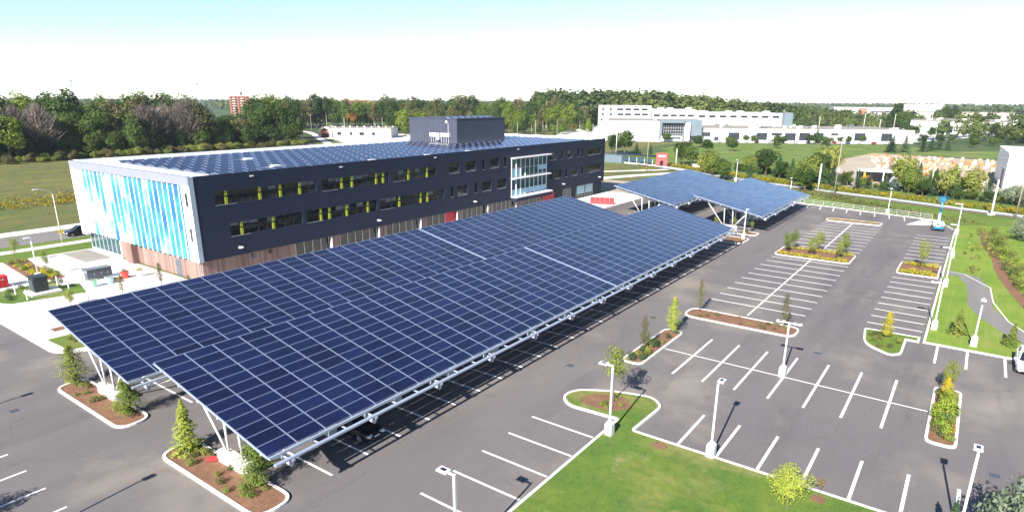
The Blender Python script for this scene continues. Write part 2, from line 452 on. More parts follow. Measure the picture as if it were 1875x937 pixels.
# ------------------------------------------------------------------ mesh helpers
class MB:
    def __init__(self):
        self.v = []; self.f = []; self.m = []
    def face(self, pts, mi=0):
        i = len(self.v)
        self.v.extend([tuple(p) for p in pts])
        self.f.append(tuple(range(i, i+len(pts)))); self.m.append(mi)
    def box(self, c, s, mi=0, rz=0.0, taper=1.0):
        i = len(self.v); hx, hy, hz = s[0]/2, s[1]/2, s[2]/2
        cr, sr = math.cos(rz), math.sin(rz)
        for z, t in ((-hz, 1.0), (hz, taper)):
            for x, y in ((-hx, -hy), (hx, -hy), (hx, hy), (-hx, hy)):
                x *= t; y *= t
                self.v.append((c[0]+x*cr-y*sr, c[1]+x*sr+y*cr, c[2]+z))
        for q in ((0, 3, 2, 1), (4, 5, 6, 7), (0, 1, 5, 4), (1, 2, 6, 5), (2, 3, 7, 6), (3, 0, 4, 7)):
            self.f.append(tuple(i+k for k in q)); self.m.append(mi)
        return self
    def b2(self, x0, x1, y0, y1, z0, z1, mi=0):
        return self.box(((x0+x1)/2, (y0+y1)/2, (z0+z1)/2), (x1-x0, y1-y0, z1-z0), mi)
    def prism(self, poly, z0, z1, mi=0, mtop=None):
        n = len(poly); i = len(self.v)
        for z in (z0, z1):
            for x, y in poly: self.v.append((x, y, z))
        for k in range(n):
            self.f.append((i+k, i+(k+1) % n, i+n+(k+1) % n, i+n+k)); self.m.append(mi)
        self.f.append(tuple(i+n+k for k in range(n))); self.m.append(mi if mtop is None else mtop)
        self.f.append(tuple(i+n-1-k for k in range(n))); self.m.append(mi)
        return self
    def sheet(self, poly, z, mi=0):
        self.face([(x, y, z) for x, y in poly], mi); return self
    def ring(self, outer, inner, z0, z1, mi=0):
        n = len(outer); i = len(self.v)
        for pl, z in ((outer, z0), (outer, z1), (inner, z1), (inner, z0)):
            for x, y in pl: self.v.append((x, y, z))
        for a in range(3):
            for k in range(n):
                self.f.append((i+a*n+k, i+a*n+(k+1) % n, i+(a+1)*n+(k+1) % n, i+(a+1)*n+k)); self.m.append(mi)
        return self
    def tube(self, p0, p1, r0, r1=None, n=8, mi=0, cap=True):
        r1 = r0 if r1 is None else r1
        p0, p1 = Vector(p0), Vector(p1)
        dd = (p1-p0).normalized()
        a = dd.orthogonal().normalized(); bb = dd.cross(a)
        i = len(self.v)
        for p, r in ((p0, r0), (p1, r1)):
            for k in range(n):
                t = 2*math.pi*k/n
                self.v.append(tuple(p + a*(r*math.cos(t)) + bb*(r*math.sin(t))))
        for k in range(n):
            self.f.append((i+k, i+(k+1) % n, i+n+(k+1) % n, i+n+k)); self.m.append(mi)
        if cap:
            self.f.append(tuple(i+n+k for k in range(n))); self.m.append(mi)
            self.f.append(tuple(i+n-1-k for k in range(n))); self.m.append(mi)
        return self
    def bar(self, p0, p1, w, h, mi=0):
        """square section bar between two points"""
        p0, p1 = Vector(p0), Vector(p1)
        dd = (p1-p0).normalized()
        a = dd.cross(Vector((0, 0, 1)))
        a = Vector((1, 0, 0)) if a.length < 1e-4 else a.normalized()
        u = a.cross(dd)
        i = len(self.v)
        for p in (p0, p1):
            for sx, sy in ((-1, -1), (1, -1), (1, 1), (-1, 1)):
                self.v.append(tuple(p + a*(sx*w/2) + u*(sy*h/2)))
        for q in ((0, 3, 2, 1), (4, 5, 6, 7), (0, 1, 5, 4), (1, 2, 6, 5), (2, 3, 7, 6), (3, 0, 4, 7)):
            self.f.append(tuple(i+k for k in q)); self.m.append(mi)
        return self
    def mesh(self, name, mats):
        me = bpy.data.meshes.new(name)
        me.from_pydata(self.v, [], self.f)
        for k in mats: me.materials.append(MAT[k])
        if len(mats) > 1:
            me.polygons.foreach_set('material_index', self.m)
        me.update()
        return me
    def build(self, name, mats, parent=None, loc=(0, 0, 0), rz=0.0, smooth=False):
        mats = [mats] if isinstance(mats, str) else mats
        me = self.mesh(name, mats)
        if smooth:
            me.polygons.foreach_set('use_smooth', [True]*len(me.polygons))
        return put(name, me, parent, loc, rz)
def put(name, me, parent=None, loc=(0, 0, 0), rz=0.0):
    o = bpy.data.objects.new(name, me)
    C.objects.link(o)
    o.location = loc
    if rz: o.rotation_euler = (0, 0, rz)
    if parent is not None: o.parent = parent
    return o
def empty(name, loc=(0, 0, 0), rz=0.0):
    o = bpy.data.objects.new(name, None)
    o.empty_display_size = 0.3
    C.objects.link(o)
    o.location = loc; o.rotation_euler = (0, 0, rz)
    return o
def tag(o, label, cat, group=None):
    o['label'] = label; o['category'] = cat
    if group: o['group'] = group
    return o
def struct(o, label=None):
    o['kind'] = 'structure'
    if label: o['label'] = label
    return o
def stuff(o, label=None, cat=None):
    o['kind'] = 'stuff'
    if label: o['label'] = label
    if cat: o['category'] = cat
    return o
def copy_tree(o, parent=None):
    c = o.copy(); C.objects.link(c); c.parent = parent
    for ch in o.children: copy_tree(ch, c)
    return c
def fillet(poly, r, n=5):
    """round the corners of a polygon; r a number or one per corner"""
    out = []; N = len(poly)
    for i in range(N):
        p = Vector(poly[i]); a = Vector(poly[i-1]); b = Vector(poly[(i+1) % N])
        rr = r[i] if isinstance(r, (list, tuple)) else r
        if rr <= 0: out.append(tuple(p)); continue
        da = (a-p); db = (b-p)
        t = min(rr, da.length*0.49, db.length*0.49)
        p0 = p+da.normalized()*t; p1 = p+db.normalized()*t
        for k in range(n+1):
            s = k/n
            q = p0*(1-s)**2 + p*(2*s*(1-s)) + p1*s*s
            out.append((q.x, q.y))
    return out
def area(poly):
    return sum(poly[i-1][0]*poly[i][1]-poly[i][0]*poly[i-1][1] for i in range(len(poly)))/2
def inset(poly, dst):
    if area(poly) < 0: poly = poly[::-1]
    N = len(poly); out = []
    for i in range(N):
        p = Vector(poly[i]); a = (p-Vector(poly[i-1])); b = (Vector(poly[(i+1) % N])-p)
        if a.length < 1e-6 or b.length < 1e-6: out.append(tuple(p)); continue
        a.normalize(); b.normalize()
        n1 = Vector((-a.y, a.x)); n2 = Vector((-b.y, b.x))
        nn = n1+n2
        if nn.length < 1e-4: out.append(tuple(p+n1*dst)); continue
        nn.normalize()
        out.append(tuple(p+nn*(dst/max(0.4, nn.dot(n1)))))
    return poly, out
def inside(x, y, poly):
    c = False; j = len(poly)-1
    for i in range(len(poly)):
        if (poly[i][1] > y) != (poly[j][1] > y) and x < (poly[j][0]-poly[i][0])*(y-poly[i][1])/(poly[j][1]-poly[i][1])+poly[i][0]:
            c = not c
        j = i
    return c

# ------------------------------------------------------------------ the ground
def sheet(name, poly, z, m, label=None):
    return struct(MB().sheet(poly, z).build(name, m), label)
FAR = 6400
sheet('ground', [(-FAR, -FAR), (FAR, -FAR), (FAR, FAR), (-FAR, FAR)], -0.10, 'country')
sheet('meadow', [(-120, 139.6), (430, 139.6), (430, 330), (-120, 330)], -0.06, 'field')
sheet('grass_verge', [(-60, -140), (330, -140), (330, 118), (160, 139.5), (-60, 139.5)], -0.05, 'rough_grass')
LOT = [(-60, -90), (39.0, -90), (73.3, -90), (73.3, 1.4), (146.5, 1.4), (156.0, 5.0), (163.3, 33.5), (173, 60), (172, 67), (19.9, 67), (19.9, 114), (-60, 114)]
lot = sheet('parking_lot', LOT, 0.0, 'asphalt')
# concrete forecourt and plaza round the office
PLAZA = fillet([(19.6, 68.2), (21.6, 66.4), (152, 66.4), (152, 78.6), (40.6, 78.6), (40.6, 113.6), (19.6, 113.6)], [1.5, 1.5, 0, 0, 0, 0, 0])
pl = struct(MB().prism(PLAZA, -0.02, 0.12).build('plaza', 'concrete'))
sheet('plaza_strip', [(36.3, 104.2), (40.1, 104.2), (40.1, 113.2), (36.3, 113.2)], 0.126, 'roof_grey')
for i, x in enumerate((24.4, 28.6, 32.8, 37.0)):
    MB().b2(x, x+0.05, 66.9, 86.5, 0.1, 0.123).build('expansion_joint', 'roof_grey', pl)
struct(MB().prism([(152.4, 60), (176, 66), (176, 100), (152.4, 113)], -0.02, 0.05).build('gravel_yard', 'sandy_yard'))
struct(MB().prism([(-60, 119.9), (220, 119.9), (220, 122.2), (-60, 122.2)], -0.04, 0.03).build('sidewalk', 'concrete'))
sheet('road', [(-60, 125.6), (260, 125.6), (260, 134.6), (-60, 134.6)], -0.02, 'road')
struct(MB().prism([(-60, 134.9), (220, 134.9), (220, 139.3), (-60, 139.3)], -0.04, 0.05).build('sidewalk', 'concrete'))
# the road that bends away between the woods, its verge
def ribbon(pts, w):
    L, Rr = [], []
    for i, p in enumerate(pts):
        a = Vector(pts[max(i-1, 0)]); b = Vector(pts[min(i+1, len(pts)-1)])
        t = (b-a).normalized(); n = Vector((-t.y, t.x))
        L.append(tuple(Vector(p)+n*w/2)); Rr.append(tuple(Vector(p)-n*w/2))
    return L+Rr[::-1]
def strip(name, pts, w, z, m, th=None):
    q = ribbon(pts, w); n = len(pts); mb = MB()
    for i in range(n-1):
        a, b, c, e = q[i], q[i+1], q[2*n-2-i], q[2*n-1-i]
        mb.sheet([e, c, b, a], z)
    return struct(mb.build(name, m))
BEND = [(190, 262), (215, 300), (236, 333), (262, 372), (280, 402), (291, 430), (300, 480)]
strip('bending_road', BEND, 15, -0.02, 'road')
strip('roadside_path', [(x+14, y-8) for x, y in BEND], 4.5, -0.01, 'concrete')
sheet('shop_forecourt', [(225, 262), (300, 255), (330, 330), (268, 352)], -0.03, 'concrete')
sheet('works_yard', [(290, 190), (350, 195), (380, 300), (320, 310)], -0.03, 'sandy_yard')
sheet('industrial_park_paving', [(338, 215), (352, 172), (372, 140), (400, 85), (430, 42), (640, -20), (700, 60), (560, 300), (420, 260)], -0.035, 'concrete')
sheet('industrial_lawn', [(236, 70), (310, 132), (372, 138), (400, 84), (426, 38), (385, 12), (430, -30), (344, -30), (350, 38), (300, 50)], -0.03, 'lawn')
sheet('stone_yard', [(205, 30), (216, 36), (300, 47), (350, 41), (336, -12), (225, -12), (207, 8)], -0.025, 'sandy_yard')

# lawns with kerbs round the lot
def raised(name, poly, m, h=0.10, kerb=True, w=0.2, kh=0.14):
    o, inn = inset(poly, w)
    r = struct(MB().prism(inn, 0.0, h).build(name, m))
    if kerb:
        MB().ring(o, inn, 0.002, kh).build('kerb', 'kerb', r)
    return r
raised('lawn', fillet([(-40, 18.9), (-40, -80), (39.2, -80), (39.2, 17.15), (44.0, 16.95), (45.2, 18.2), (44.4, 21.4), (42.6, 24.2), (40.9, 24.5), (39.7, 23.2), (40.0, 18.95)], [0, 0, 0, 0.2, 0.6, 0.8, 1.5, 1.2, 1.0, 0.8, 0.2]), 'lawn')
raised('lawn', [(73.2, -80), (200, -80), (166, -22), (152, 1.3), (146.5, 1.3), (73.2, 1.3)], 'bank_grass', h=0.09, kerb=False)
for a in ((73.2, 73.4, -80, 1.1), (73.2, 146.6, 1.1, 1.32)):
    struct(MB().b2(*a, 0.001, 0.14).build('kerb', 'kerb'))
sheet('mulch_bed', fillet([(40.9, 19.6), (42.6, 18.8), (43.7, 20.2), (43.1, 22.3), (41.2, 23.2), (40.6, 22)], 0.6), 0.106, 'mulch')
ISL = {
 'a': fillet([(16.6, 30.2), (19.3, 30.2), (19.3, 42.0), (16.6, 42.0)], 1.2),
 'b': fillet([(16.6, 47.7), (19.1, 47.7), (19.1, 59.6), (16.6, 59.6)], 1.2),
 'e': fillet([(50.6, 21.9), (61.4, 21.9), (61.4, 24.0), (50.6, 24.0)], 0.9),
 'f': fillet([(66.6, 12.2), (70.1, 12.2), (70.1, 24.3), (66.6, 24.3)], 1.4),
 'g': fillet([(104.3, 12.9), (111.2, 12.9), (111.2, 23.9), (104.3, 23.9)], 1.0),
 'h': fillet([(142.3, 13.2), (145.6, 13.2), (145.6, 23.4), (142.3, 23.4)], 1.2),
 'i': fillet([(103.0, 1.62), (110.6, 1.62), (110.6, 6.8), (103.0, 6.8)], [0, 0, 1.0, 1.0]),
 'j': fillet([(73.0, 1.62), (73.0, 2.7), (68.2, 2.7), (67.2, 3.6), (69.2, 6.2), (74.4, 6.8), (74.6, 1.62)], [0, 0, 0.6, 0.6, 1.6, 0.6, 0]),
 'k': fillet([(50.3, -2.35), (61.6, -2.35), (61.6, -0.35), (50.3, -0.35)], 0.7),
 'l': fillet([(108.6, 30.2), (113.9, 30.2), (113.9, 41.8), (108.6, 41.8)], 1.0),
 'm': fillet([(117.0, 30.2), (120.0, 30.2), (120.0, 41.8), (117.0, 41.8)], 1.0),
 'n': fillet([(103.2, 47.7), (106.6, 47.7), (106.6, 59.6), (103.2, 59.6)], 1.0),
}
for k, pg in ISL.items():
    raised('planting_island', pg, 'rough_grass' if k == 'j' else 'mulch', h=0.10)
raised('planting_island', fillet([(20.6, 67.6), (22.4, 67.0), (40, 67.0), (40, 72.3), (20.4, 72.6)], [0.8, 0.5, 0.2, 0.2, 0.5]), 'rough_grass', h=0.18, kh=0.2, w=0.12)
# plaza lawn and planting bed
PL_LAWN = [(22.2, 96.0), (22.0, 90.6), (22.6, 89.3), (24.3, 88.8), (29.9, 87.5), (31.1, 92.7), (29.3, 93.0), (29.6, 96.8), (25, 96.5)]
struct(MB().prism(PL_LAWN, 0.1, 0.16).build('plaza_lawn', 'lawn'))
BED = [(28.0, 101.2), (29.4, 97.2), (31.3, 97.5), (31.2, 107.6), (31.9, 113.4), (28.9, 113.4)]
struct(MB().prism(BED, 0.1, 0.17).build('planting_bed', 'mulch'))
struct(MB().prism([(33.6, 89.6), (37, 90.6), (36.4, 92.2), (33.6, 91.6)], 0.1, 0.15).build('planting_bed', 'mulch'))
struct(MB().prism([(22.0, 74.7), (23.2, 74.7), (23.2, 76.0), (22.0, 76.0)], 0.1, 0.132).build('tree_pit', 'mulch'))
# winding path and shrub bed on the bank
strip('path', [(106.2, 1.2), (107.8, 0.2), (106.8, -1.7), (101.5, -2.9), (96, -3.2), (91.5, -3.2), (86.8, -4.4), (82.6, -6.2), (74, -11), (60, -22)], 2.5, 0.097, 'road')
def path_edge(dx):
    strip('path_edging', [(107.9+dx, 0.9), (107.9, -1.4+dx*0.3), (101.6, -4.25), (94, -4.55), (86.3, -5.9), (82, -7.7)], 0.14, 0.102, 'kerb')
path_edge(0.6)
strip('shrub_bed', [(147, -3.2), (134, -3.6), (123, -5.0), (114, -5.3), (106, -6.1), (98, -7.3), (90, -8.6), (80, -12)], 1.3, 0.100, 'mulch')
sheet('corner_apron', fillet([(147.0, 9.5), (156.3, 7.0), (156.0, 5.2), (149.5, 4.6)], 0.3), 0.02, 'concrete')

# painted stall lines
LW = 0.17
line_x = MB().b2(-0.5, 0.5, -LW/2, LW/2, 0.0, 0.003).mesh('stall_line', ['paint'])
def line(x0, y0, x1, y1, w=1.0):
    L = math.hypot(x1-x0, y1-y0)
    o = put('stall_line', line_x, lot, ((x0+x1)/2, (y0+y1)/2, 0.003), math.atan2(y1-y0, x1-x0))
    o.scale = (L, w, 1)
for i in range(7): line(50.75, 18.9-2.75*i, 61.3, 18.9-2.75*i, 1.15)
line(56.0, -0.3, 56.0, 21.8, 0.75)
for i in range(10): line(39.45, 13.82-2.75*i, 44.8, 13.82-2.75*i, 1.15)
for i in range(12): line(36.6-3.09*i, 19.15, 36.6-3.09*i, 24.5)
for i in range(29):
    x = 22.23+3.09*i
    if x < 109: line(x, 30.5, x, 41.5)
for i in range(28):
    x = 22.23+3.09*i
    if x < 102: line(x, 47.9, x, 59.2)
line(22.2, 36.0, 108, 36.0); line(22.2, 53.6, 101, 53.6)
for i in range(13):
    line(124.4+3.09*i, 30.5, 124.4+3.09*i, 41.5)
    line(124.4+3.09*i, 47.9, 124.4+3.09*i, 59.2)
for i in range(10): line(75.0+3.08*i, 12.85, 75.0+3.08*i, 23.75)
line(71.3, 18.25, 103.9, 18.25)
for i in range(10): line(113.6+3.03*i, 12.85, 113.6+3.03*i, 23.3)
line(111.5, 18.2, 142, 18.2)
for i in range(9): line(77.0+2.914*i, 1.6, 77.0+2.914*i, 6.85)
for i in range(9): line(111.5+3.12*i, 1.6, 111.5+3.12*i, 6.8)
for i in range(8):
    y = 30.6-2.85*i; xe = 156.0+(y-5)*0.256
    line(xe-5.6, y-0.6, xe-0.3, y)
for y in (0.0, -2.45, -5.4, -8.2, -11): line(67.8, y, 73.0, y, 1.2)
for y in (56.8, 53.6, 50.4, 47.05, 43.8, 40.6, 37.4, 34.2): line(5.2, y, 10.65, y)
# edge kerb of the lot along the slope and the railings
k = MB()
k.prism(ribbon([(146.6, 1.5), (156.1, 4.9), (163.5, 33.5), (164.5, 36.5)], 0.25), 0.0, 0.14)
struct(k.build('kerb', 'kerb'))

# the railway: ballast, sleepers, two rails
TRK = [(165, -28), (172.2, -10.5), (176.8, 1.8), (183.6, 17.2), (189.5, 33.0), (200, 56), (212, 76), (230, 103), (262, 150)]
b = strip('track_bed', TRK, 6.0, 0.05, 'gravel')
sl = MB()
for i in range(len(TRK)-1):
    a = Vector(TRK[i]); e = Vector(TRK[i+1]); t = (e-a); n = int(t.length/1.3); t.normalize()
    for q in range(n):
        p = a+t*(q*1.3)
        sl.box((p.x, p.y, 0.11), (0.26, 2.5, 0.08), 0, math.atan2(t.y, t.x))
so = stuff(sl.build('sleepers', 'bark', b))
for s in (-0.75, 0.75):
    rl = MB()
    for i in range(len(TRK)-1):
        a = Vector(TRK[i]); e = Vector(TRK[i+1]); t = (e-a).normalized(); n = Vector((-t.y, t.x))
        rl.bar((a.x+n.x*s, a.y+n.y*s, 0.24), (e.x+n.x*s, e.y+n.y*s, 0.24), 0.09, 0.16)
    rl.build('rail', 'steel', b)

# dry verge, service lane and platform edge between office and tram stop
sheet('dry_verge', [(153, 104), (176, 79), (206, 62), (226, 100), (222, 118), (190, 125), (153, 125)], -0.035, 'field')
strip('service_lane', [(158, 99), (178, 95), (192, 90), (204, 84), (212, 79)], 4.5, -0.025, 'concrete')
strip('service_lane', [(196, 104), (204, 98), (213, 91), (219, 88)], 3.0, -0.022, 'concrete')
strip('tram_platform', [(214, 79), (221, 92), (229, 107)], 4.0, 0.3, 'concrete')
# ------------------------------------------------------------------ solar carports
TILT = math.radians(12.0)
ct, st = math.cos(TILT), math.sin(TILT)
NROW = 12
def panel_mb(w, h, rim=0.022, th=0.04):
    m = MB()
    x, y = w/2, h/2
    m.box((0, 0, -th/2), (w, h, th), 0)
    m.f.pop(1); m.m.pop(1)                       # open the top, then rim and recessed glass
    o = [(-x, -y), (x, -y), (x, y), (-x, y)]
    q = [(-x+rim, -y+rim), (x-rim, -y+rim), (x-rim, y-rim), (-x+rim, y-rim)]
    for k in range(4):
        m.face([(*o[k], 0), (*o[(k+1) % 4], 0), (*q[(k+1) % 4], 0), (*q[k], 0)], 0)
    m.face([(*p, -0.004) for p in q], 1)
    return m
def add_panel_to(m, pm, loc, rx):
    i = len(m.v); c, s = math.cos(rx), math.sin(rx)
    for x, y, z in pm.v: m.v.append((loc[0]+x, loc[1]+y*c-z*s, loc[2]+y*s+z*c))
    for f, q in zip(pm.f, pm.m):
        m.f.append(tuple(i+k for k in f)); m.m.append(q)
def carport(x0, ncol, pitch, gap_after, yl, zl, label, y_mid, ROWP):
    length = ncol*pitch+(0.32 if gap_after else 0)
    yc = yl+NROW*ROWP*ct/2
    root = empty('solar_carport', (x0, yc, 0))
    tag(root, label, 'carport', 'solar carports')
    L = lambda y: y-yc
    top = lambda yw: zl+(yw-yl)*math.tan(TILT)        # height of the panel plane
    pm = panel_mb(pitch-0.06, ROWP-0.024)
    me = pm.mesh('solar_panel', ['panel_frame', 'pv_glass'])
    rest = MB(); count = 0
    rnd = random.Random(int(x0*10+yl))
    for c in range(ncol):
        xx = (c+0.5)*pitch+(0.32 if gap_after and c >= gap_after else 0)
        for r in range(NROW):
            yw = yl+(r+0.5)*ROWP*ct; z = top(yw)
            if count < 300:
                o = put('solar_panel', me, root, (xx, L(yw), z))
                o.rotation_euler = (TILT+rnd.uniform(-0.008, 0.008), rnd.uniform(-0.006, 0.006), 0)
                count += 1
            else:
                add_panel_to(rest, pm, (xx, L(yw), z), TILT)
    if rest.v:
        stuff(rest.build('solar_panels', ['panel_frame', 'pv_glass'], root))
    yu = yl+NROW*ROWP*ct
    # rails under every column joint, running up the slope
    for c in range(ncol+1):
        xx = c*pitch+(0.32 if gap_after and c > gap_after else 0)
        xs = [xx]
        if gap_after and c == gap_after: xs = [xx, xx+0.32]
        for x in xs:
            x = min(max(x, 0.06), length-0.06)
            MB().bar((x, L(yl)-0.02, top(yl)-0.10), (x, L(yu)+0.0, top(yu)-0.10), 0.14, 0.09).build('panel_rail', 'aluminium', root)
    if gap_after:
        x = gap_after*pitch+0.16
        MB().bar((x, L(yl), top(yl)-0.03), (x, L(yu), top(yu)-0.03), 0.30, 0.02).build('gap_cover', 'aluminium', root)
    # purlins along the length, a trim at the top edge
    for yp in [yl+0.7+i*(yu-yl-1.4)/5 for i in range(6)]:
        MB().b2(0.05, length-0.05, L(yp)-0.06, L(yp)+0.06, top(yp)-0.37, top(yp)-0.155).build('purlin', 'steel', root)
    MB().b2(0, length, L(yu)+0.01, L(yu)+0.05, top(yu)-0.16, top(yu)+0.0).build('edge_trim', 'aluminium', root)
    # gutter rail and outer tube along the low edge
    g = MB()
    g.b2(0, length, L(yl)-0.30, L(yl)-0.04, top(yl)-0.14, top(yl)-0.06)
    g.b2(0, length, L(yl)-0.33, L(yl)-0.30, top(yl)-0.14, top(yl)+0.02)
    g.build('gutter', 'aluminium', root)
    zo = top(yl)-0.20
    MB().b2(-0.05, length+0.05, L(yl)-0.98, L(yl)-0.74, zo-0.12, zo).build('outer_tube', 'aluminium', root)
    for k in range(int(length/2.2)+1):
        x = min(0.9+k*2.2, length-0.5)
        MB().b2(x-0.045, x+0.045, L(yl)-0.741, L(yl)-0.31, zo-0.09, zo-0.03).build('tube_bracket', 'steel', root)
    # frames: cross beam, V struts, concrete plinth
    nb = int(round((length-2.2)/6.66))
    for k in range(nb+1):
        x = 1.1+k*(length-2.2)/nb
        bt = lambda yw: top(yw)-0.55
        MB().bar((x, L(yl)-0.85, bt(yl-0.85)+0.02), (x, L(yu)-0.5, bt(yu-0.5)), 0.2, 0.34).build('cross_beam', 'steel', root)
        MB().b2(x-0.09, x+0.09, L(yl)-1.04, L(yl)-0.72, zo-0.26, zo-0.122).build('beam_end_plate', 'aluminium', root)
        ym = y_mid
        for ya, yb in ((1.1, 4.3), (0.8, 1.0), (-0.8, -0.6), (-1.1, -3.2)):
            MB().tube((x, L(ym+ya), 0.95), (x, L(ym+yb), bt(ym+yb)-0.1), 0.09, 0.09, 8).build('strut', 'galv_pole', root, smooth=True)
        p = MB(); p.b2(x-0.35, x+0.35, L(ym)-1.75, L(ym)+1.75, 0.02, 0.86); p.box((x, L(ym), 0.91), (0.56, 3.3, 0.1))
        p.build('plinth', 'concrete', root)
        if k % 2 == 1:
            MB().b2(x-0.4, x+0.4, L(yl)+0.9, L(yl)+1.2, top(yl)-0.95, top(yl)-0.55).build('inverter_box', 'galv_pole', root)
    return root
carport(17.95, 41, 2.11, 21, 30.68, 3.40, 'long solar carport with its open side towards the kerbed lawn, one white seam across', 36.2, 1.078)
carport(17.7, 38, 2.20, 20, 47.63, 3.59, 'long solar carport running closest in front of the dark office facade', 53.9, 1.122)
carport(118.7, 18, 2.05, 0, 30.1, 3.40, 'short solar carport beside the white railing at the far lot edge', 36.2, 1.092)
carport(120.4, 19, 2.20, 0, 47.7, 3.59, 'short solar carport between the office end and the red barriers', 53.9, 1.122)

# ------------------------------------------------------------------ office building
off = empty('office_building', (40.5, 78.2, 0))
tag(off, 'dark three storey office with blue ribbed end wall and rooftop solar panels', 'building')
BX, BY = 108.0, 35.2           # length and depth
def ob(mb, name, mats, parent=None): return mb.build(name, mats, parent or off)
ZF, ZT = 3.3, 14.1
# window openings on the long front: (x0, x1, z0, z1) in world x
OPEN = []
BANDS = [((43.0, 58.7), (59.7, 73.2), (74.1, 84.7), 10.25, 12.0), ((44.6, 55.9), (56.6, 70.3), (71.0, 86.6), 5.95, 7.75)]
for a, b_, c, z0, z1 in BANDS:
    for q in (a, b_, c): OPEN.append((*q, z0, z1, 'band'))
for q in ((88.2, 91.0), (93.0, 95.9), (97.8, 98.8), (100.3, 103.4), (105.0, 105.9), (122.2, 125.0), (127.0, 128.0), (130.1, 132.3), (134.6, 135.5), (136.8, 137.7), (139.6, 146.5)):
    OPEN.append((*q, 10.3, 12.2, 'single'))
for q in ((88.4, 89.3), (90.4, 93.3), (95.4, 96.4), (97.9, 100.8), (102.8, 105.9), (122.6, 123.5), (124.7, 127.3), (129.3, 130.3), (132.1, 134.9), (136.8, 137.7), (140.0, 146.8)):
    OPEN.append((*q, 6.0, 7.9, 'single'))
OPEN.append((107.5, 120.9, 4.0, 11.75, 'atrium'))
xs = sorted(set([40.55, 148.5]+[v for o in OPEN for v in o[:2]]+[40.55+2.6*i for i in range(1, 41)]))
zs = sorted(set([ZF, ZT]+[v for o in OPEN for v in o[2:4]]))
w = MB()
def is_open(x, z): return any(o[0] < x < o[1] and o[2] < z < o[3] for o in OPEN)
for i in range(len(xs)-1):
    for j in range(len(zs)-1):
        x, z = (xs[i]+xs[i+1])/2, (zs[j]+zs[j+1])/2
        if is_open(x, z): continue
        X0, X1 = xs[i]-40.5, xs[i+1]-40.5
        w.face([(X0, 0, zs[j]), (X1, 0, zs[j]), (X1, 0, zs[j+1]), (X0, 0, zs[j+1])])
for o in OPEN:                                       # reveals
    X0, X1, z0, z1 = o[0]-40.5, o[1]-40.5, o[2], o[3]
    D = 0.32
    w.face([(X0, 0, z0), (X0, D, z0), (X1, D, z0), (X1, 0, z0)]); w.face([(X0, 0, z1), (X1, 0, z1), (X1, D, z1), (X0, D, z1)])
    w.face([(X0, 0, z0), (X0, 0, z1), (X0, D, z1), (X0, D, z0)]); w.face([(X1, 0, z0), (X1, D, z0), (X1, D, z1), (X1, 0, z1)])
# soffit over the ground floor, far end, back
w.face([(0.05, 0, ZF), (0.05, 1.2, ZF), (BX, 1.2, ZF), (BX, 0, ZF)])
w.face([(BX, 0, ZF), (BX, BY, ZF), (BX, BY, ZT), (BX, 0, ZT)])
w.face([(BX, BY, ZF), (0, BY, ZF), (0, BY, ZT), (BX, BY, ZT)])
wall = ob(w, 'wall', 'dark_cladding')
# cladding joints: thin recessed-looking battens, proud by a few millimetres
for x in (46.6,):
    MB().b2(x, x+0.07, -0.012, 0.0, ZF, ZT).build('cladding_joint', 'seam', wall)
for z in (4.9, 8.9, 12.9):
    MB().b2(0.1, 66.9, -0.006, -0.001, z, z+0.03).build('cladding_joint', 'seam', wall)
    MB().b2(80.5, BX, -0.006, -0.001, z, z+0.03).build('cladding_joint', 'seam', wall)
# glazing
rnd = random.Random(5)
def window(x0, x1, z0, z1, kind):
    X0, X1 = x0-40.5, x1-40.5
    g = ob(MB().b2(X0, X1, 0.26, 0.30, z0, z1), 'window', 'office_glass')
    fr = MB()
    n = max(1, int(round((x1-x0)/1.35)))
    for i in range(n+1):
        x = X0+(X1-X0)*i/n
        x = min(max(x, X0+0.03), X1-0.03)
        fr.b2(x-0.03, x+0.03, 0.20, 0.262, z0, z1)
    fr.b2(X0, X1, 0.20, 0.263, z0, z0+0.06); fr.b2(X0, X1, 0.20, 0.263, z1-0.06, z1)
    if kind == 'band': fr.b2(X0, X1, 0.21, 0.264, z0+1.08, z0+1.13)
    fr.build('frame', 'seam', g)
    if kind == 'band':
        for i in range(n):
            if rnd.random() < 0.3:
                xa = X0+(X1-X0)*i/n+0.06
                MB().b2(xa, xa+(x1-x0)/n-0.12, 0.245, 0.259, z1-rnd.uniform(0.3, 0.75), z1-0.07).build('blind', 'grey_box', g)
    MB().b2(X0, min(X1, X0+2.9), -0.05, 0.1, z0-0.035, z0-0.002).build('sill', 'steel', g)
    if kind == 'single' and x1-x0 > 2:
        MB().b2(X0+0.1, X1-0.1, 0.16, 0.2, z0+0.10, z0+0.16).build('blind_rail', 'steel', g)
for o in OPEN:
    if o[4] != 'atrium': window(*o)
for x, z0 in [(q, 10.25) for q in (44.6, 49.5, 52.7, 55.9, 63.5, 65.5, 70.5, 72.0, 77.8, 82.4)]+[(q, 5.95) for q in (46.3, 51.1, 59.2, 60.8, 64.1, 68.4, 75.4, 80.6, 82.3)]:
    h = 1.75
    MB().b2(x-40.5-0.18, x-40.5+0.18, 0.06, 0.195, z0+0.01, z0+h*0.52).build('window_fin', 'lime', off)
    MB().b2(x-40.5-0.18, x-40.5+0.18, 0.06, 0.195, z0+h*0.64, z0+h-0.01).build('window_fin', 'lime', off)
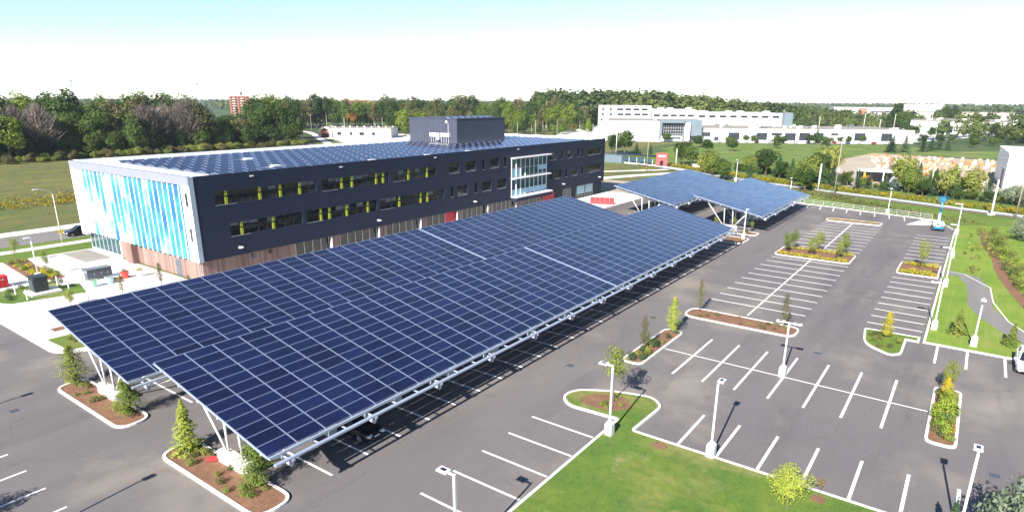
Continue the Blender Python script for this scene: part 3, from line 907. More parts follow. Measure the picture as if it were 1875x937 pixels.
# atrium curtain wall
X0, X1 = 107.5-40.5, 120.9-40.5
at = ob(MB().b2(X0, X1, 0.02, 0.06, 4.0, 11.75), 'curtain_wall', 'curtain_glass')
for i in range(9):
    x = X0+0.05+(X1-X0-0.1)*i/8
    wd = 0.11 if i in (2, 8) else 0.06
    MB().b2(x-wd/2, x+wd/2, -0.14, 0.018, 4.05, 11.7).build('mullion', 'white_metal', at)
for z in (5.25, 8.0, 9.7):
    MB().b2(X0, X1, -0.06, 0.016, z-0.025, z+0.025).build('transom', 'white_metal', at)
for x0, x1, z0, z1 in ((0.05, 3.3, 8.0, 9.6), (9.9, 13.3, 8.75, 9.75), (0.05, 13.3, 4.1, 5.2)):
    MB().b2(X0+x0, X0+x1, -0.012, 0.017, z0, z1).build('spandrel', 'spandrel_glass', at)
for z, o_ in ((11.75, 1.0), (7.55, 1.0)):
    MB().b2(X0-0.1, X1+0.7, -o_, 0.0, z, z+0.22).build('sunshade', 'white_metal', at)
MB().b2(X0-0.05, X1+0.6, -1.5, 0.0, 3.72, 3.98).build('ledge', 'white_panel', at)
MB().b2(X0-0.05, X1+0.55, -1.45, 0.0, 3.0, 3.72).build('ledge_fascia', 'dark_cladding', at)
# ground floor, set back behind the overhang
gf = empty('ground_floor', (0, 0, 0)); gf.parent = off
YG = 0.6
def seg(x0, x1, kind):
    a, b_ = x0-40.5, x1-40.5
    if kind == 'w':
        ww = MB().b2(a, b_, YG, YG+0.25, 0.121, ZF).build('timber_wall', 'wood_cladding', gf)
    elif kind == 'g':
        g = MB().b2(a, b_, YG+0.1, YG+0.16, 0.2, ZF).build('shopfront', 'office_glass', gf)
    elif kind == 'd':
        MB().b2(a, b_, YG, YG+0.25, 0.121, ZF).build('dark_wall', 'dark_cladding', gf)
    elif kind == 'r':
        MB().b2(a, b_, YG-0.02, YG+0.25, 0.121, ZF).build('red_wall', 'red', gf)
    if kind == 'g':
        n = max(1, int(round((x1-x0)/1.5)))
        for i in range(n+1):
            x = a+0.04+(b_-a-0.08)*i/n
            MB().b2(x-0.028, x+0.028, YG, YG+0.098, 0.13, ZF-0.01).build('mullion', 'white_metal', gf)
seg(40.55, 54.6, 'w'); x = 54.6
seg(54.6, 60.7, 'g'); seg(60.95, 62.8, 'w'); seg(62.8, 70.4, 'g'); seg(70.7, 72.5, 'w'); seg(72.5, 80.3, 'g'); seg(80.6, 82.3, 'w')
seg(82.3, 87.4, 'g'); seg(87.4, 90.2, 'r'); seg(90.45, 92.3, 'w'); seg(92.3, 99.6, 'g'); seg(99.9, 101.8, 'w'); seg(101.8, 109.5, 'g'); seg(109.8, 112, 'w')
seg(112, 120.8, 'g'); seg(120.8, 125.3, 'r'); seg(125.3, 129.3, 'd'); seg(129.3, 133, 'g'); seg(133, 135.5, 'd'); seg(144, 148.45, 'd')
seg(135.5, 144, 'g')
for i, (x0, x1) in enumerate(((136.0, 139.6), (140.2, 143.7))):
    MB().b2(x0-40.5, x1-40.5, YG+0.03, YG+0.07, 1.15, 3.2).build('lit_window', 'spandrel_glass', gf)
for x in (60.83, 70.55, 80.45, 90.33, 99.75, 109.65):
    MB().tube((x-40.5, 0.25, 0.121), (x-40.5, 0.25, ZF), 0.2, 0.2, 12).build('column', 'white_metal', gf, smooth=True)
for x, z in ((45.6, 4.38), (70.3, 4.41), (95.2, 4.45), (128.1, 4.58), (145.7, 4.62)):
    MB().box((x-40.5, -0.03, z+0.02), (0.2, 0.06, 0.22)).tube((x-40.5, -0.36, z-0.08), (x-40.5, -0.36, z+0.06), 0.36, 0.30, 14).build('wall_lamp', 'white_metal', off)
for x in (48.5, 63.5, 84.5, 110):
    MB().box((x-40.5, -0.06, 13.55), (0.5, 0.12, 0.14)).build('scupper', 'white_metal', off)
MB().box((7.3, YG-0.1, 2.6), (0.35, 0.2, 0.45)).build('wall_box', 'grey_box', gf)
MB().box((9.9, YG-0.05, 2.75), (0.5, 0.1, 0.4)).build('louvre', 'seam', gf)
# blue ribbed end wall
end = empty('end_wall', (0, 0, 0)); end.parent = off
MB().b2(0.0, 0.5, 0.05, BY, ZF, ZT-0.02).build('backing', 'white_panel', end)
MB().b2(-0.62, -0.001, -0.015, 2.1, ZF-0.05, ZT).build('corner_panel', 'white_panel', end)
MB().b2(-0.62, -0.001, BY-1.7, BY, ZF-0.55, ZT).build('corner_panel', 'white_panel', end)
MB().b2(-0.67, 0.0, -0.02, BY, 13.05, ZT+0.06).build('head_panel', 'white_panel_shaded', end)
MB().b2(-0.62, -0.001, -0.045, -0.016, ZF-0.05, ZT).build('corner_trim', 'aluminium', end)
for z0 in (10.4, 5.9):
    MB().b2(-0.632, -0.622, 0.7, 1.25, z0, z0+1.7).build('slot_window', 'office_glass', end)
NR = 23; y0r, y1r = 2.12, BY-1.72; pr = (y1r-y0r)/NR
rib = MB(); hz = 13.04-ZF+0.05
for (a, b_, mi) in (((0, 0), (-0.55, pr*0.42), 0), ((-0.55, pr*0.42), (-0.52, pr*0.620), 1), ((-0.52, pr*0.620), (0, pr*0.998), 1)):
    rib.face([(a[0], a[1], 0), (a[0], a[1], hz), (b_[0], b_[1], hz), (b_[0], b_[1], 0)], mi)
rib.face([(0, 0, 0), (-0.55, pr*0.42, 0), (-0.52, pr*0.62, 0), (0, pr*0.998, 0)], 1)
ribme = rib.mesh('facade_rib', ['rib_print', 'white_panel'])
for i in range(NR):
    put('facade_rib', ribme, end, (-0.002, y0r+i*pr, ZF-0.05))
# ground floor under the ribs
XG = 0.45
MB().b2(XG, XG+0.2, 0.62, 24.6, 0.121, ZF).build('timber_wall', 'wood_cladding', gf)
MB().b2(XG-0.9, XG+0.1, 19.3, 21.6, 0.121, ZF-0.06).build('timber_bay', 'wood_cladding', gf)
for y0, y1 in ((7.0, 8.3), (1.0, 1.9)):
    dr = MB().b2(XG-0.05, XG-0.001, y0, y1, 0.121, 2.5).build('door', 'grey_box', gf)
    MB().b2(XG-0.1, XG-0.051, y1-0.2, y1-0.14, 1.1, 1.35).build('handle', 'steel', dr)
    MB().b2(XG-0.06, XG-0.002, y0+0.1, y1-0.1, 2.75, 3.1).build('transom_panel', 'wood_cladding', gf)
MB().b2(XG-0.05, XG-0.001, 18.1, 18.6, 2.5, 2.9).build('wall_box', 'grey_box', gf)
sf = MB().b2(XG, XG+0.06, 24.7, BY-0.1, 0.5, ZF).build('shopfront', 'curtain_glass', gf)
for i in range(8):
    y = 24.75+(BY-0.15-24.75)*i/7
    MB().b2(XG-0.09, XG-0.002, y-0.03, y+0.03, 0.121, ZF).build('mullion', 'white_metal', sf)
MB().b2(XG-0.12, XG-0.092, 24.6, BY-0.05, 0.121, 0.5).build('stall_riser', 'white_panel', sf)
MB().b2(XG-0.14, XG-0.003, 24.4, 24.68, 0.121, ZF).build('door_post', 'white_metal', sf)
# roof, parapets
rf = MB().b2(0.1, BX-0.1, 0.1, BY-0.1, 13.2, 13.45).build('roof', 'membrane', off)
for a in ((0.0, 0.35, 0.06, BY), (BX-0.35, BX, 0.36, BY-0.36)):
    MB().b2(*a, 13.45, ZT+0.10).build('parapet', 'white_panel', rf)
MB().b2(0.36, BX-0.36, BY-0.35, BY-0.001, 13.45, ZT+0.08).build('parapet', 'white_panel', rf)
MB().b2(0.36, BX, 0.002, 0.3, 13.45, ZT+0.03).build('parapet', 'dark_cladding', rf)
# roof solar array: rows along the building
pm = panel_mb(1.86, 1.36, 0.02)
me = pm.mesh('roof_panel', ['panel_frame', 'pv_glass'])
rest = MB(); cnt = 0; RT = R(10)
PX0, PX1, PY0, PY1 = 113.0, 131.3, 97.6, 112.6
holes = [(56.5, 84.5, 2.4), (57.8, 80.4, 1.6), (71.5, 80.0, 1.5), (84.6, 80.0, 1.8), (96, 80.0, 1.6), (60.5, 98, 1.5), (108, 80.3, 1.7), (132.5, 82.5, 1.6), (122, 80.2, 1.2)]
cand = []
for r in range(17):
    yw = 80.9+r*1.80
    off_x = 0.55*(r % 2)
    for c in range(47):
        xw = 46.6+c*2.13+off_x
        if PX0-1.6 < xw < PX1+1.6 and yw > PY0-1.6: continue
        if any(abs(xw-h[0]) < h[2] and abs(yw-h[1]) < 0.95 for h in holes): continue
        cand.append((xw, yw))
cand.sort(key=lambda q: q[0]**2+q[1]**2)
for xw, yw in cand:
    loc = (xw-40.5, yw-78.2, 13.45+0.32)
    if cnt < 300:
        o = put('roof_panel', me, rf, loc); o.rotation_euler = (RT, 0, 0); cnt += 1
    else:
        add_panel_to(rest, pm, loc, RT)
stuff(rest.build('roof_panels', ['panel_frame', 'pv_glass'], rf))
fr = MB()
for r in range(17):
    yw = 80.9+r*1.80
    xe = (PX0-1.6 if yw > PY0-1.6 else 145.5)
    for dy, z in ((-0.55, 13.59), (0.55, 13.76)):
        fr.b2(45.8-40.5, xe-40.5, yw-78.2+dy-0.04, yw-78.2+dy+0.04, 13.45, z)
fr.build('panel_frame', 'aluminium', rf)
for x, y in ((56.5, 84.5), (60.5, 98), (71.5, 80.0), (96, 80.0), (84.6, 80.0)):
    MB().box((x-40.5, y-78.2, 13.72), (1.3, 0.9, 0.54)).build('roof_vent', 'white_metal', rf)
# penthouse
ph = MB(); ph.b2(PX0-40.5, PX1-40.5, PY0-78.2, PY1-78.2, 13.45, 19.1)
pho = ph.build('penthouse', 'penthouse_cladding', off)
MB().b2(PX0-40.6, PX1-40.4, PY0-78.3, PY1-78.1, 19.1, 19.28).build('coping', 'penthouse_cladding', pho)
MB().b2(PX0-41.3, PX1-39.9, PY0-79.2, PY0-78.2-0.001, 13.45, 13.62).build('upstand', 'white_panel', pho)
for i in range(15):
    MB().b2(PX0-40.5-0.02, PX0-40.5-0.001, PY0-78.2+1.0*i+0.3, PY0-78.2+1.0*i+0.34, 13.6, 19.05).build('seam', 'seam', pho)
vy = [99.9+0.72*i for i in range(4)]+[103.9+0.72*i for i in range(3)]
for y in vy:
    m = MB(); m.b2(PX0-41.05, PX0-40.501, y-78.2-0.26, y-78.2+0.26, 15.05, 15.95); m.b2(PX0-40.86, PX0-40.80, y-78.2-0.03, y-78.2+0.03, 13.46, 15.05)
    m.build('air_vent', 'white_metal', pho)
MB().b2(PX0-41.15, PX0-40.501, 102.7-78.2, 103.35-78.2, 14.4, 15.9).build('air_vent', 'white_metal', pho)
MB().b2(PX0-40.8, PX0-40.501, 100.3-78.2, 100.85-78.2, 18.2, 18.7).build('roof_lamp', 'white_metal', pho)
MB().tube((PX0-40.56, 100.2-78.2, 15.9), (PX0-40.56, 100.2-78.2, 18.2), 0.05, 0.05, 6).build('conduit', 'white_metal', pho)
for i in range(7):
    o = put('roof_panel', me, pho, (PX0-40.5+1.6+2.4*i, PY0-78.2+3.2, 19.5)); o.rotation_euler = (R(16), 0, 0)
    MB().b2(PX0-40.5+0.8+2.4*i, PX0-40.5+2.4+2.4*i, PY0-78.2+2.7, PY0-78.2+3.6, 19.28, 19.4).build('panel_foot', 'aluminium', pho)
# ------------------------------------------------------------------ trees and plants
def rvec(r):
    while True:
        v = Vector((r.uniform(-1, 1), r.uniform(-1, 1), r.uniform(-1, 1)))
        if 0.05 < v.length < 1: return v
def leaf(mb, p, n, s, r, asp=0.7, mi=0):
    n = n.normalized()
    a = n.orthogonal().normalized()
    t = r.uniform(0, 6.28)
    b = n.cross(a)
    u = a*math.cos(t)+b*math.sin(t); w = n.cross(u)
    u = u*s*0.5; w = w*s*0.5*asp
    mb.face([p-u, p+w*0.9, p+u, p-w*0.9], mi)
def crown_round(r, h0, h1, rad, n, s, lobes=14, fill=0.55):
    """clumped broadleaf crown between h0 and h1"""
    mb = MB(); cz = (h0+h1)/2; hz = (h1-h0)/2
    cl = []
    for i in range(lobes):
        v = rvec(r).normalized()*r.uniform(0.35, 0.78)
        taper = 1.0-0.25*max(0, v.z)
        cl.append((Vector((v.x*rad*taper, v.y*rad*taper, cz+v.z*hz)), r.uniform(0.30, 0.48)))
    for k in range(n):
        c, f = cl[k % lobes]
        v = rvec(r); v = v.normalized()*(v.length**fill)
        p = c+Vector((v.x*rad*f, v.y*rad*f, v.z*hz*f*0.9))
        out = (p-Vector((0, 0, cz-hz*0.3))).normalized()
        leaf(mb, p, out*0.7+rvec(r)+v*0.5, s*r.uniform(0.6, 1.3), r)
    return mb
def crown_column(r, h0, h1, rad, n, s, wob=0.3):
    mb = MB()
    for k in range(n):
        t = r.random()
        rr = rad*(math.sin(math.pi*min(1, t*0.85+0.12))**0.7)*(1-0.35*t)
        a = r.uniform(0, 6.28); q = r.random()**0.5
        cl = 1+wob*math.sin(a*3+t*9)+wob*0.8*math.sin(t*23+a)
        p = Vector((math.cos(a)*rr*q*cl, math.sin(a)*rr*q*cl, h0+(h1-h0)*t))
        leaf(mb, p, Vector((math.cos(a), math.sin(a), 0.6))+rvec(r), s*r.uniform(0.6, 1.3), r)
    return mb
def crown_cone(r, h0, h1, rad, tiers, n, s):
    mb = MB()
    for k in range(n):
        ti = int(r.random()**1.25*tiers); t = (ti+r.uniform(-0.15, 0.15))/tiers; t = min(max(t, 0), 0.985)
        na = 7; a0 = ti*1.3
        a = a0+int(r.random()*na)*6.283/na+r.gauss(0, 0.16)
        q = r.random()**0.6
        rr = rad*(1-t)**0.9*q*(0.85+0.3*math.sin(a*2.1+ti))+0.03
        z = h0+(h1-h0)*t-rr*0.28
        p = Vector((math.cos(a)*rr, math.sin(a)*rr, max(z, 0.05)))
        leaf(mb, p, Vector((math.cos(a)*0.5, math.sin(a)*0.5, 1.0))+rvec(r)*0.7, s*r.uniform(0.6, 1.3), r, 0.5)
    for k in range(n//20):
        a = r.uniform(0, 6.28)
        leaf(mb, Vector((math.cos(a)*0.05, math.sin(a)*0.05, h1-r.random()*(h1-h0)*0.08)), Vector((math.cos(a), math.sin(a), 0.3)), s*0.6, r)
    return mb
def crown_bare(r, h0, h1, rad, n, s):
    mb = MB(); cz = h0
    for k in range(n):
        a = r.uniform(0, 6.28); el = r.uniform(0.35, 1.5)
        L = r.uniform(0.35, 1.0)
        dirv = Vector((math.cos(a)*math.cos(el), math.sin(a)*math.cos(el), math.sin(el)))
        p = Vector((dirv.x*rad*L, dirv.y*rad*L, cz+dirv.z*(h1-h0)*L))
        tdir = (dirv+rvec(r)*0.6+Vector((0, 0, 0.4))).normalized()*s*r.uniform(0.5, 1.3)
        wv = tdir.cross(rvec(r)).normalized()*s*0.05
        mb.face([p-wv, p+wv, p+tdir])
    return mb
def trunk_mb(r, h, rad, limbs=5, h0=0.35, spread=0.3):
    mb = MB()
    pts = [(Vector((0, 0, 0)), rad*1.25), (Vector((r.uniform(-.02, .02)*h, r.uniform(-.02, .02)*h, h*0.3)), rad), (Vector((r.uniform(-.03, .03)*h, r.uniform(-.03, .03)*h, h*0.62)), rad*0.62), (Vector((r.uniform(-.03, .03)*h, r.uniform(-.03, .03)*h, h*0.92)), rad*0.2)]
    for (a, ra), (b, rb) in zip(pts, pts[1:]): mb.tube(a, b, ra, rb, 7, cap=False)
    for i in range(limbs):
        t = h0+(0.8-h0)*i/max(1, limbs-1); a = i*2.4+r.uniform(-.4, .4)
        p = Vector((0, 0, h*t)); L = h*spread*r.uniform(0.6, 1.1)*(1.2-t)
        mb.tube(p, p+Vector((math.cos(a)*L, math.sin(a)*L, L*0.75)), rad*0.42*(1.1-t), rad*0.08, 5, cap=False)
    return mb
PROTO = {}
def proto(kind, crown, trunk, leafm, barkm='bark'):
    PROTO.setdefault(kind, []).append((crown.mesh('crown', [leafm]), trunk.mesh('trunk', [barkm])))
rp = random.Random(11)
for i in range(4): proto('forest', crown_round(rp, 1.5, 24, 7.5, 3600, 1.1, 24), trunk_mb(rp, 24, 0.38, 6), 'leaf_forest')
for i in range(2): proto('forest_bright', crown_round(rp, 1.5, 22, 7.0, 3200, 1.05, 22), trunk_mb(rp, 22, 0.35, 6), 'leaf_bright')
for i in range(2): proto('forest_olive', crown_round(rp, 1.5, 22, 7.0, 2600, 1.05, 22), trunk_mb(rp, 22, 0.35, 8), 'leaf_olive', 'pale_bark')
proto('forest_autumn', crown_round(rp, 4, 18, 5.5, 1800, 1.1, 16), trunk_mb(rp, 18, 0.3, 6), 'leaf_autumn')
for i in range(3): proto('bare', crown_bare(rp, 3, 21, 7.5, 2600, 2.6), trunk_mb(rp, 21, 0.42, 14, 0.12, 0.55), 'twig', 'pale_bark')
for i in range(2): proto('conifer', crown_cone(rp, 0.3, 10, 2.6, 22, 3200, 0.55), trunk_mb(rp, 9.6, 0.16, 0), 'leaf_conifer')
proto('tall_pine', crown_round(rp, 9, 27, 4.2, 1500, 1.1, 16), trunk_mb(rp, 26, 0.3, 8, 0.4, 0.2), 'leaf_forest', 'pale_bark')
for i in range(2): proto('park', crown_round(rp, 1.6, 10, 4.0, 2600, 0.62, 18), trunk_mb(rp, 9.5, 0.2, 6, 0.2), 'leaf_forest')
for i in range(2): proto('park_olive', crown_round(rp, 1.0, 10, 3.6, 2400, 0.6, 18), trunk_mb(rp, 9.5, 0.2, 6, 0.2), 'leaf_young')
for i in range(3): proto('column', crown_round(rp, 0.8, 4.05, 0.95, 2300, 0.125, 18), trunk_mb(rp, 3.7, 0.045, 5, 0.1, 0.15), 'leaf_young')
proto('column_lime', crown_column(rp, 0.35, 4.0, 0.95, 3800, 0.12), trunk_mb(rp, 3.7, 0.045, 5, 0.1, 0.15), 'leaf_lime')
proto('cone_leaf', crown_cone(rp, 0.25, 4.0, 1.2, 18, 6500, 0.14), trunk_mb(rp, 3.8, 0.05, 4, 0.1, 0.15), 'leaf_lime')
proto('cone_dull', crown_column(rp, 0.3, 4.0, 1.15, 4600, 0.125, 0.4), trunk_mb(rp, 3.7, 0.05, 6, 0.1, 0.2), 'leaf_young')
proto('column_thin', crown_column(rp, 0.8, 4.0, 0.55, 1100, 0.11, 0.4), trunk_mb(rp, 3.9, 0.035, 8, 0.15, 0.2), 'leaf_olive')
for i in range(2): proto('young', crown_round(rp, 1.2, 4.0, 1.0, 1500, 0.12, 16), trunk_mb(rp, 3.8, 0.04, 8, 0.25, 0.28), 'leaf_young')
proto('young_gold', crown_column(rp, 0.5, 4.0, 0.95, 3000, 0.125), trunk_mb(rp, 3.7, 0.045, 5, 0.1, 0.15), 'leaf_gold')
proto('lime_round', crown_round(rp, 0.7, 4.0, 1.6, 3600, 0.13, 24), trunk_mb(rp, 3.6, 0.06, 8, 0.2, 0.4), 'leaf_lime')
proto('sapling', crown_round(rp, 1.6, 4.0, 0.8, 60, 0.3, 8), trunk_mb(rp, 3.8, 0.06, 8, 0.3, 0.3), 'leaf_autumn')
proto('small_pine', crown_cone(rp, 0.15, 4.0, 1.25, 14, 2600, 0.26), trunk_mb(rp, 3.8, 0.06, 0), 'leaf_young')
proto('spruce', crown_cone(rp, 0.15, 4.0, 1.6, 14, 4200, 0.25), trunk_mb(rp, 3.8, 0.07, 0), 'leaf_conifer')
proto('silver', crown_round(rp, 0.2, 4.0, 2.0, 4800, 0.20, 26), trunk_mb(rp, 3.6, 0.08, 10, 0.1, 0.5), 'leaf_silver')
H = {'forest': 24, 'forest_bright': 22, 'forest_olive': 22, 'forest_autumn': 18, 'bare': 21, 'conifer': 10, 'tall_pine': 27, 'park': 10, 'park_olive': 10}
rt_ = random.Random(3)
def tree(name, kind, x, y, h, label, group=None, z=0.0, wide=1.0, rnd_=None):
    r = rnd_ or rt_
    cr, tk = r.choice(PROTO[kind])
    s = h/H.get(kind, 4.0)
    root = empty(name, (x, y, z), r.uniform(0, 6.28))
    root.scale = (s*wide, s*wide, s)
    tag(root, label, 'tree', group)
    put('trunk', tk, root); put('crown', cr, root)
    return root

# island trees ------------------------------------------------------
tree('columnar_tree', 'cone_leaf', 18.2, 40.9, 3.9, 'bright conical young tree at the round kerb end of the carport island', z=.1, wide=1.05)
tree('columnar_tree', 'cone_dull', 18.6, 33.2, 3.4, 'dull green bushy tree under the low corner of the near carport', z=.1, wide=1.2)
tree('columnar_tree', 'cone_dull', 18.0, 58.9, 3.5, 'yellowish loose young tree beside the concrete plaza corner', z=.1, wide=1.2)
tree('columnar_tree', 'cone_dull', 18.2, 49.6, 3.0, 'dense dark green young tree at the tip of the second carport island', z=.1, wide=1.3)
tree('young_tree', 'young', 42.4, 20.5, 5.1, 'airy young tree with see-through crown in the lawn tip bed', z=.1, wide=1.05)
tree('columnar_tree', 'column_thin', 54.0, 23.2, 3.6, 'sparse brownish columnar tree on the narrow kerbed island', z=.1, wide=1.1)
tree('columnar_tree', 'column_lime', 60.5, 22.9, 3.9, 'full bright green columnar tree on the narrow kerbed island', z=.1, wide=0.85)
tree('columnar_tree', 'column_thin', 69.0, 23.1, 3.8, 'slim tree at the carport end of the long mulch island', z=.1)
tree('columnar_tree', 'column_thin', 69.0, 13.8, 3.9, 'slim tree behind the double headed lamp on the long mulch island', z=.1, wide=1.15)
for i, (x, y, h) in enumerate(((106.6, 22.6, 3.5), (109.4, 22.0, 3.7), (106.4, 18.8, 3.3), (109.4, 18.2, 3.8), (106.4, 14.9, 3.4), (109.2, 14.5, 4.1))):
    tree('island_tree', 'column', x, y, h, 'small upright green tree in a pair on the flowered island', 'paired trees on the flowered island', z=.1)
tree('columnar_tree', 'column', 107.0, 4.0, 5.0, 'tall slim tree among the yellow flower rows at the lot edge', z=.1, wide=0.75)
tree('columnar_tree', 'young_gold', 72.3, 4.5, 2.9, 'golden yellow young tree on the grassy corner island', z=.1)
tree('columnar_tree', 'column', 60.6, -1.3, 3.2, 'upright tree at the far end of the shrub filled island', z=.1, wide=0.9)
tree('columnar_tree', 'young_gold', 58.4, -1.2, 2.2, 'yellow green bushy tree in the middle of the shrub filled island', z=.1, wide=1.1)
tree('pine_tree', 'small_pine', 78.0, -1.4, 2.9, 'young spreading pine between the two lamps on the lawn', z=.09, wide=1.1)
tree('pine_tree', 'small_pine', 77.3, -5.9, 2.5, 'young pine beside the parked white car', z=.09, wide=1.1)
tree('round_tree', 'lime_round', 35.9, 5.6, 3.4, 'fresh lime green round tree on the lawn slope', z=.1)
tree('sapling', 'sapling', 38.4, 4.3, 1.5, 'nearly leafless little sapling in a bare soil patch by the kerb', z=.1)
sheet('soil_patch', [(38.2+0.5*math.cos(t*0.7), 4.3+0.45*math.sin(t*0.7)) for t in range(9)], 0.112, 'mulch')
sheet('soil_patch', [(38.3+0.5*math.cos(t*0.7), 14.7+0.6*math.sin(t*0.7)) for t in range(9)], 0.112, 'mulch')
tree('spruce_tree', 'spruce', 37.3, -2.3, 3.2, 'small dark green spruce at the foot of the corner lamp', z=.1, wide=0.8)
tree('silver_tree', 'silver', 37.5, -5.3, 5.8, 'big silvery grey green shrub tree shading the asphalt from the lawn', z=.1, wide=0.7)
for i, (x, y, h) in enumerate(((111.6, 39.6, 2.6), (111.8, 34.6, 2.4), (121.2, 38.9, 2.3), (121.0, 35.4, 2.6), (121.4, 32.2, 2.2))):
    tree('island_tree', 'column', x, y, h, 'small leafy tree on the islands between the two pairs of carports', 'trees between the carports', z=.1)
for i, (x, y, h) in enumerate(((26.6, 83.0, 2.0), (32.4, 83.4, 2.4), (37.1, 83.3, 3.0))):
    tree('plaza_tree', 'column_thin' if i else 'column', x, y, h, 'slim potted-height tree standing on the pale plaza in front of the wood wall', 'slim plaza trees', z=.12, wide=1.5)
tree('bed_tree', 'young', 30.1, 111.6, 4.0, 'thin young tree at the street end of the planting bed', z=.17, wide=0.9)
tree('bed_tree', 'young', 30.2, 100.6, 3.6, 'thin young tree beside the white lamp in the planting bed', z=.17, wide=0.8)
tree('offside_tree', 'lime_round', 3.4, 43.4, 4.4, 'round tree beyond the marked stalls whose shadow falls on the asphalt')
tree('offside_tree', 'lime_round', 3.0, 51.6, 4.6, 'round tree beside the stalls nearest the plaza')

# low plants --------------------------------------------------------
def bush(r, rad, h, n, s): 
    mb = MB()
    for k in range(n):
        v = rvec(r)
        p = Vector((v.x*rad, v.y*rad, h*(0.5+0.5*v.z)))
        leaf(mb, p, Vector((v.x, v.y, 0.8))+rvec(r)*0.8, s*r.uniform(0.6, 1.3), r)
    return mb
BUSH = {}
for nm, m, h, n in (('green', 'leaf_young', 0.55, 110), ('gold', 'leaf_gold', 0.42, 90), ('dark', 'leaf_conifer', 0.7, 150), ('olive', 'leaf_olive', 0.5, 100), ('tall', 'leaf_lime', 1.1, 170)):
    BUSH[nm] = [bush(rp, 0.42, h, n*2, 0.11).mesh('foliage', [m]) for i in range(2)]
def shrub(kind, x, y, s, label, group, z=0.1):
    o = put('shrub', rt_.choice(BUSH[kind]), None, (x, y, z), rt_.uniform(0, 6.28))
    o.scale = (s, s, s*rt_.uniform(0.8, 1.2))
    tag(o, label, 'shrub', group)
def scatter(pg, n, kinds, s0, s1, label, group, z=0.1, seed=1, x_lo=None):
    r = random.Random(seed); _, q = inset(pg, 0.45)
    xs_ = [p[0] for p in q]; ys_ = [p[1] for p in q]; k = 0; t = 0
    while k < n and t < 4000:
        t += 1
        x, y = r.uniform(min(xs_), max(xs_)), r.uniform(min(ys_), max(ys_))
        if inside(x, y, q):
            shrub(r.choice(kinds), x, y, r.uniform(s0, s1), label, group, z); k += 1
scatter(ISL['a'], 18, ['green', 'olive', 'green'], 0.5, 1.0, 'low leafy shrub in the bark mulch under the carport with the red bundle', 'shrubs of the first carport island', seed=2)
scatter(ISL['b'], 14, ['green', 'olive', 'green'], 0.5, 1.0, 'low leafy shrub in the bark mulch at the second carport end', 'shrubs of the second carport island', seed=3)
scatter(ISL['e'], 26, ['green', 'olive', 'dark', 'tall'], 0.6, 1.15, 'low shrub on the narrow kerbed island with two columnar trees', 'shrubs of the narrow island', seed=4)
scatter(ISL['f'], 16, ['olive', 'green'], 0.4, 0.9, 'low shrub on the long mulch island', 'shrubs of the long island', seed=5)
for x in (105.1, 110.3):
    for i in range(13): shrub('gold', x+rt_.uniform(-.25, .25), 13.7+i*0.78, rt_.uniform(1.2, 1.6), 'yellow flowering clump in a row on the island of paired trees', 'flower rows of the paired tree island')
for x in (103.9, 109.6):
    for i in range(7): shrub('gold', x+rt_.uniform(-.3, .3), 2.3+i*0.62, rt_.uniform(1.3, 1.8), 'yellow flowering clump in a row beside the lot edge lamps', 'flower rows at the lot edge')
for i in range(11): shrub('gold', 144.0+rt_.uniform(-.3, .3), 14.3+i*0.8, rt_.uniform(0.7, 1.1), 'yellow flowering clump on the farthest lot island', 'flower row of the farthest island')
scatter(ISL['j'], 16, ['green', 'olive'], 0.5, 0.9, 'low shrub on the grassy corner island with the golden tree', 'shrubs of the corner island', seed=6)
scatter(ISL['k'], 48, ['tall', 'green', 'olive', 'gold', 'dark'], 0.8, 1.5, 'dense shrub crowding the kerbed island near the white car', 'shrubs of the crowded island', seed=7)
scatter(ISL['l'], 10, ['gold', 'olive', 'green'], 0.6, 1.0, 'low shrub on the islands between the carport pairs', 'shrubs between the carports', seed=8)
scatter(ISL['m'], 10, ['gold', 'olive', 'green'], 0.6, 1.0, 'low shrub on the islands between the carport pairs', 'shrubs between the carports', seed=9)
for i in range(8): shrub('green', 41.0+rt_.uniform(-.1, 2.2), 19.6+rt_.uniform(0, 2.8), rt_.uniform(0.4, 0.7), 'small grassy tuft in the mulch at the lawn tip', 'tufts at the lawn tip', 0.105)
for i in range(46):
    t = rt_.random(); shrub(rt_.choice(['gold', 'olive', 'gold', 'green']), 28.9+rt_.uniform(0.1, 2.2), 98.2+t*14.6, rt_.uniform(0.8, 1.3), 'yellowish shrub in the planting bed between plaza and white lamp', 'shrubs of the plaza bed', 0.17)
for x, y in ((24.2, 95.0), (25.6, 95.4), (29.2, 95.3), (29.6, 94.3), (23.2, 92.2), (23.0, 91.0), (28.2, 95.7)):
    shrub('dark', x, y, 1.0, 'small dark shrub on the plaza lawn round the green transformer', 'shrubs of the plaza lawn', 0.16)
for i in range(10): shrub(rt_.choice(['olive', 'green']), 20.9+rt_.uniform(0.2, 4), 68.4+rt_.uniform(0, 3.4), rt_.uniform(0.5, 0.8), 'low plant in the grassy corner bed under the second carport', 'plants of the corner bed', 0.18)
bank = MB(); rk = random.Random(91)
for i in range(150):
    if i < 124:
        t = rk.random(); x = 147-55*t; y = -3.4-5.2*t+rk.uniform(-1.8, 1.2)-(0.6 if t > 0.5 else 0); sc = rk.uniform(0.8, 2.0)
    else:
        x, y, sc = rk.uniform(108, 140), rk.uniform(-3.0, -0.8), rk.uniform(0.4, 0.8)
    mi = rk.choice([0, 0, 1, 2, 3]); hh = rk.uniform(0.5, 1.0)
    for k in range(170):
        v = rvec(rk)
        leaf(bank, Vector((x+v.x*0.42*sc, y+v.y*0.42*sc, 0.09+hh*sc*(0.5+0.5*v.z))), Vector((v.x, v.y, 0.8))+rvec(rk)*0.8, 0.13*sc**0.5*rk.uniform(0.6, 1.3), rk, 0.7, mi)
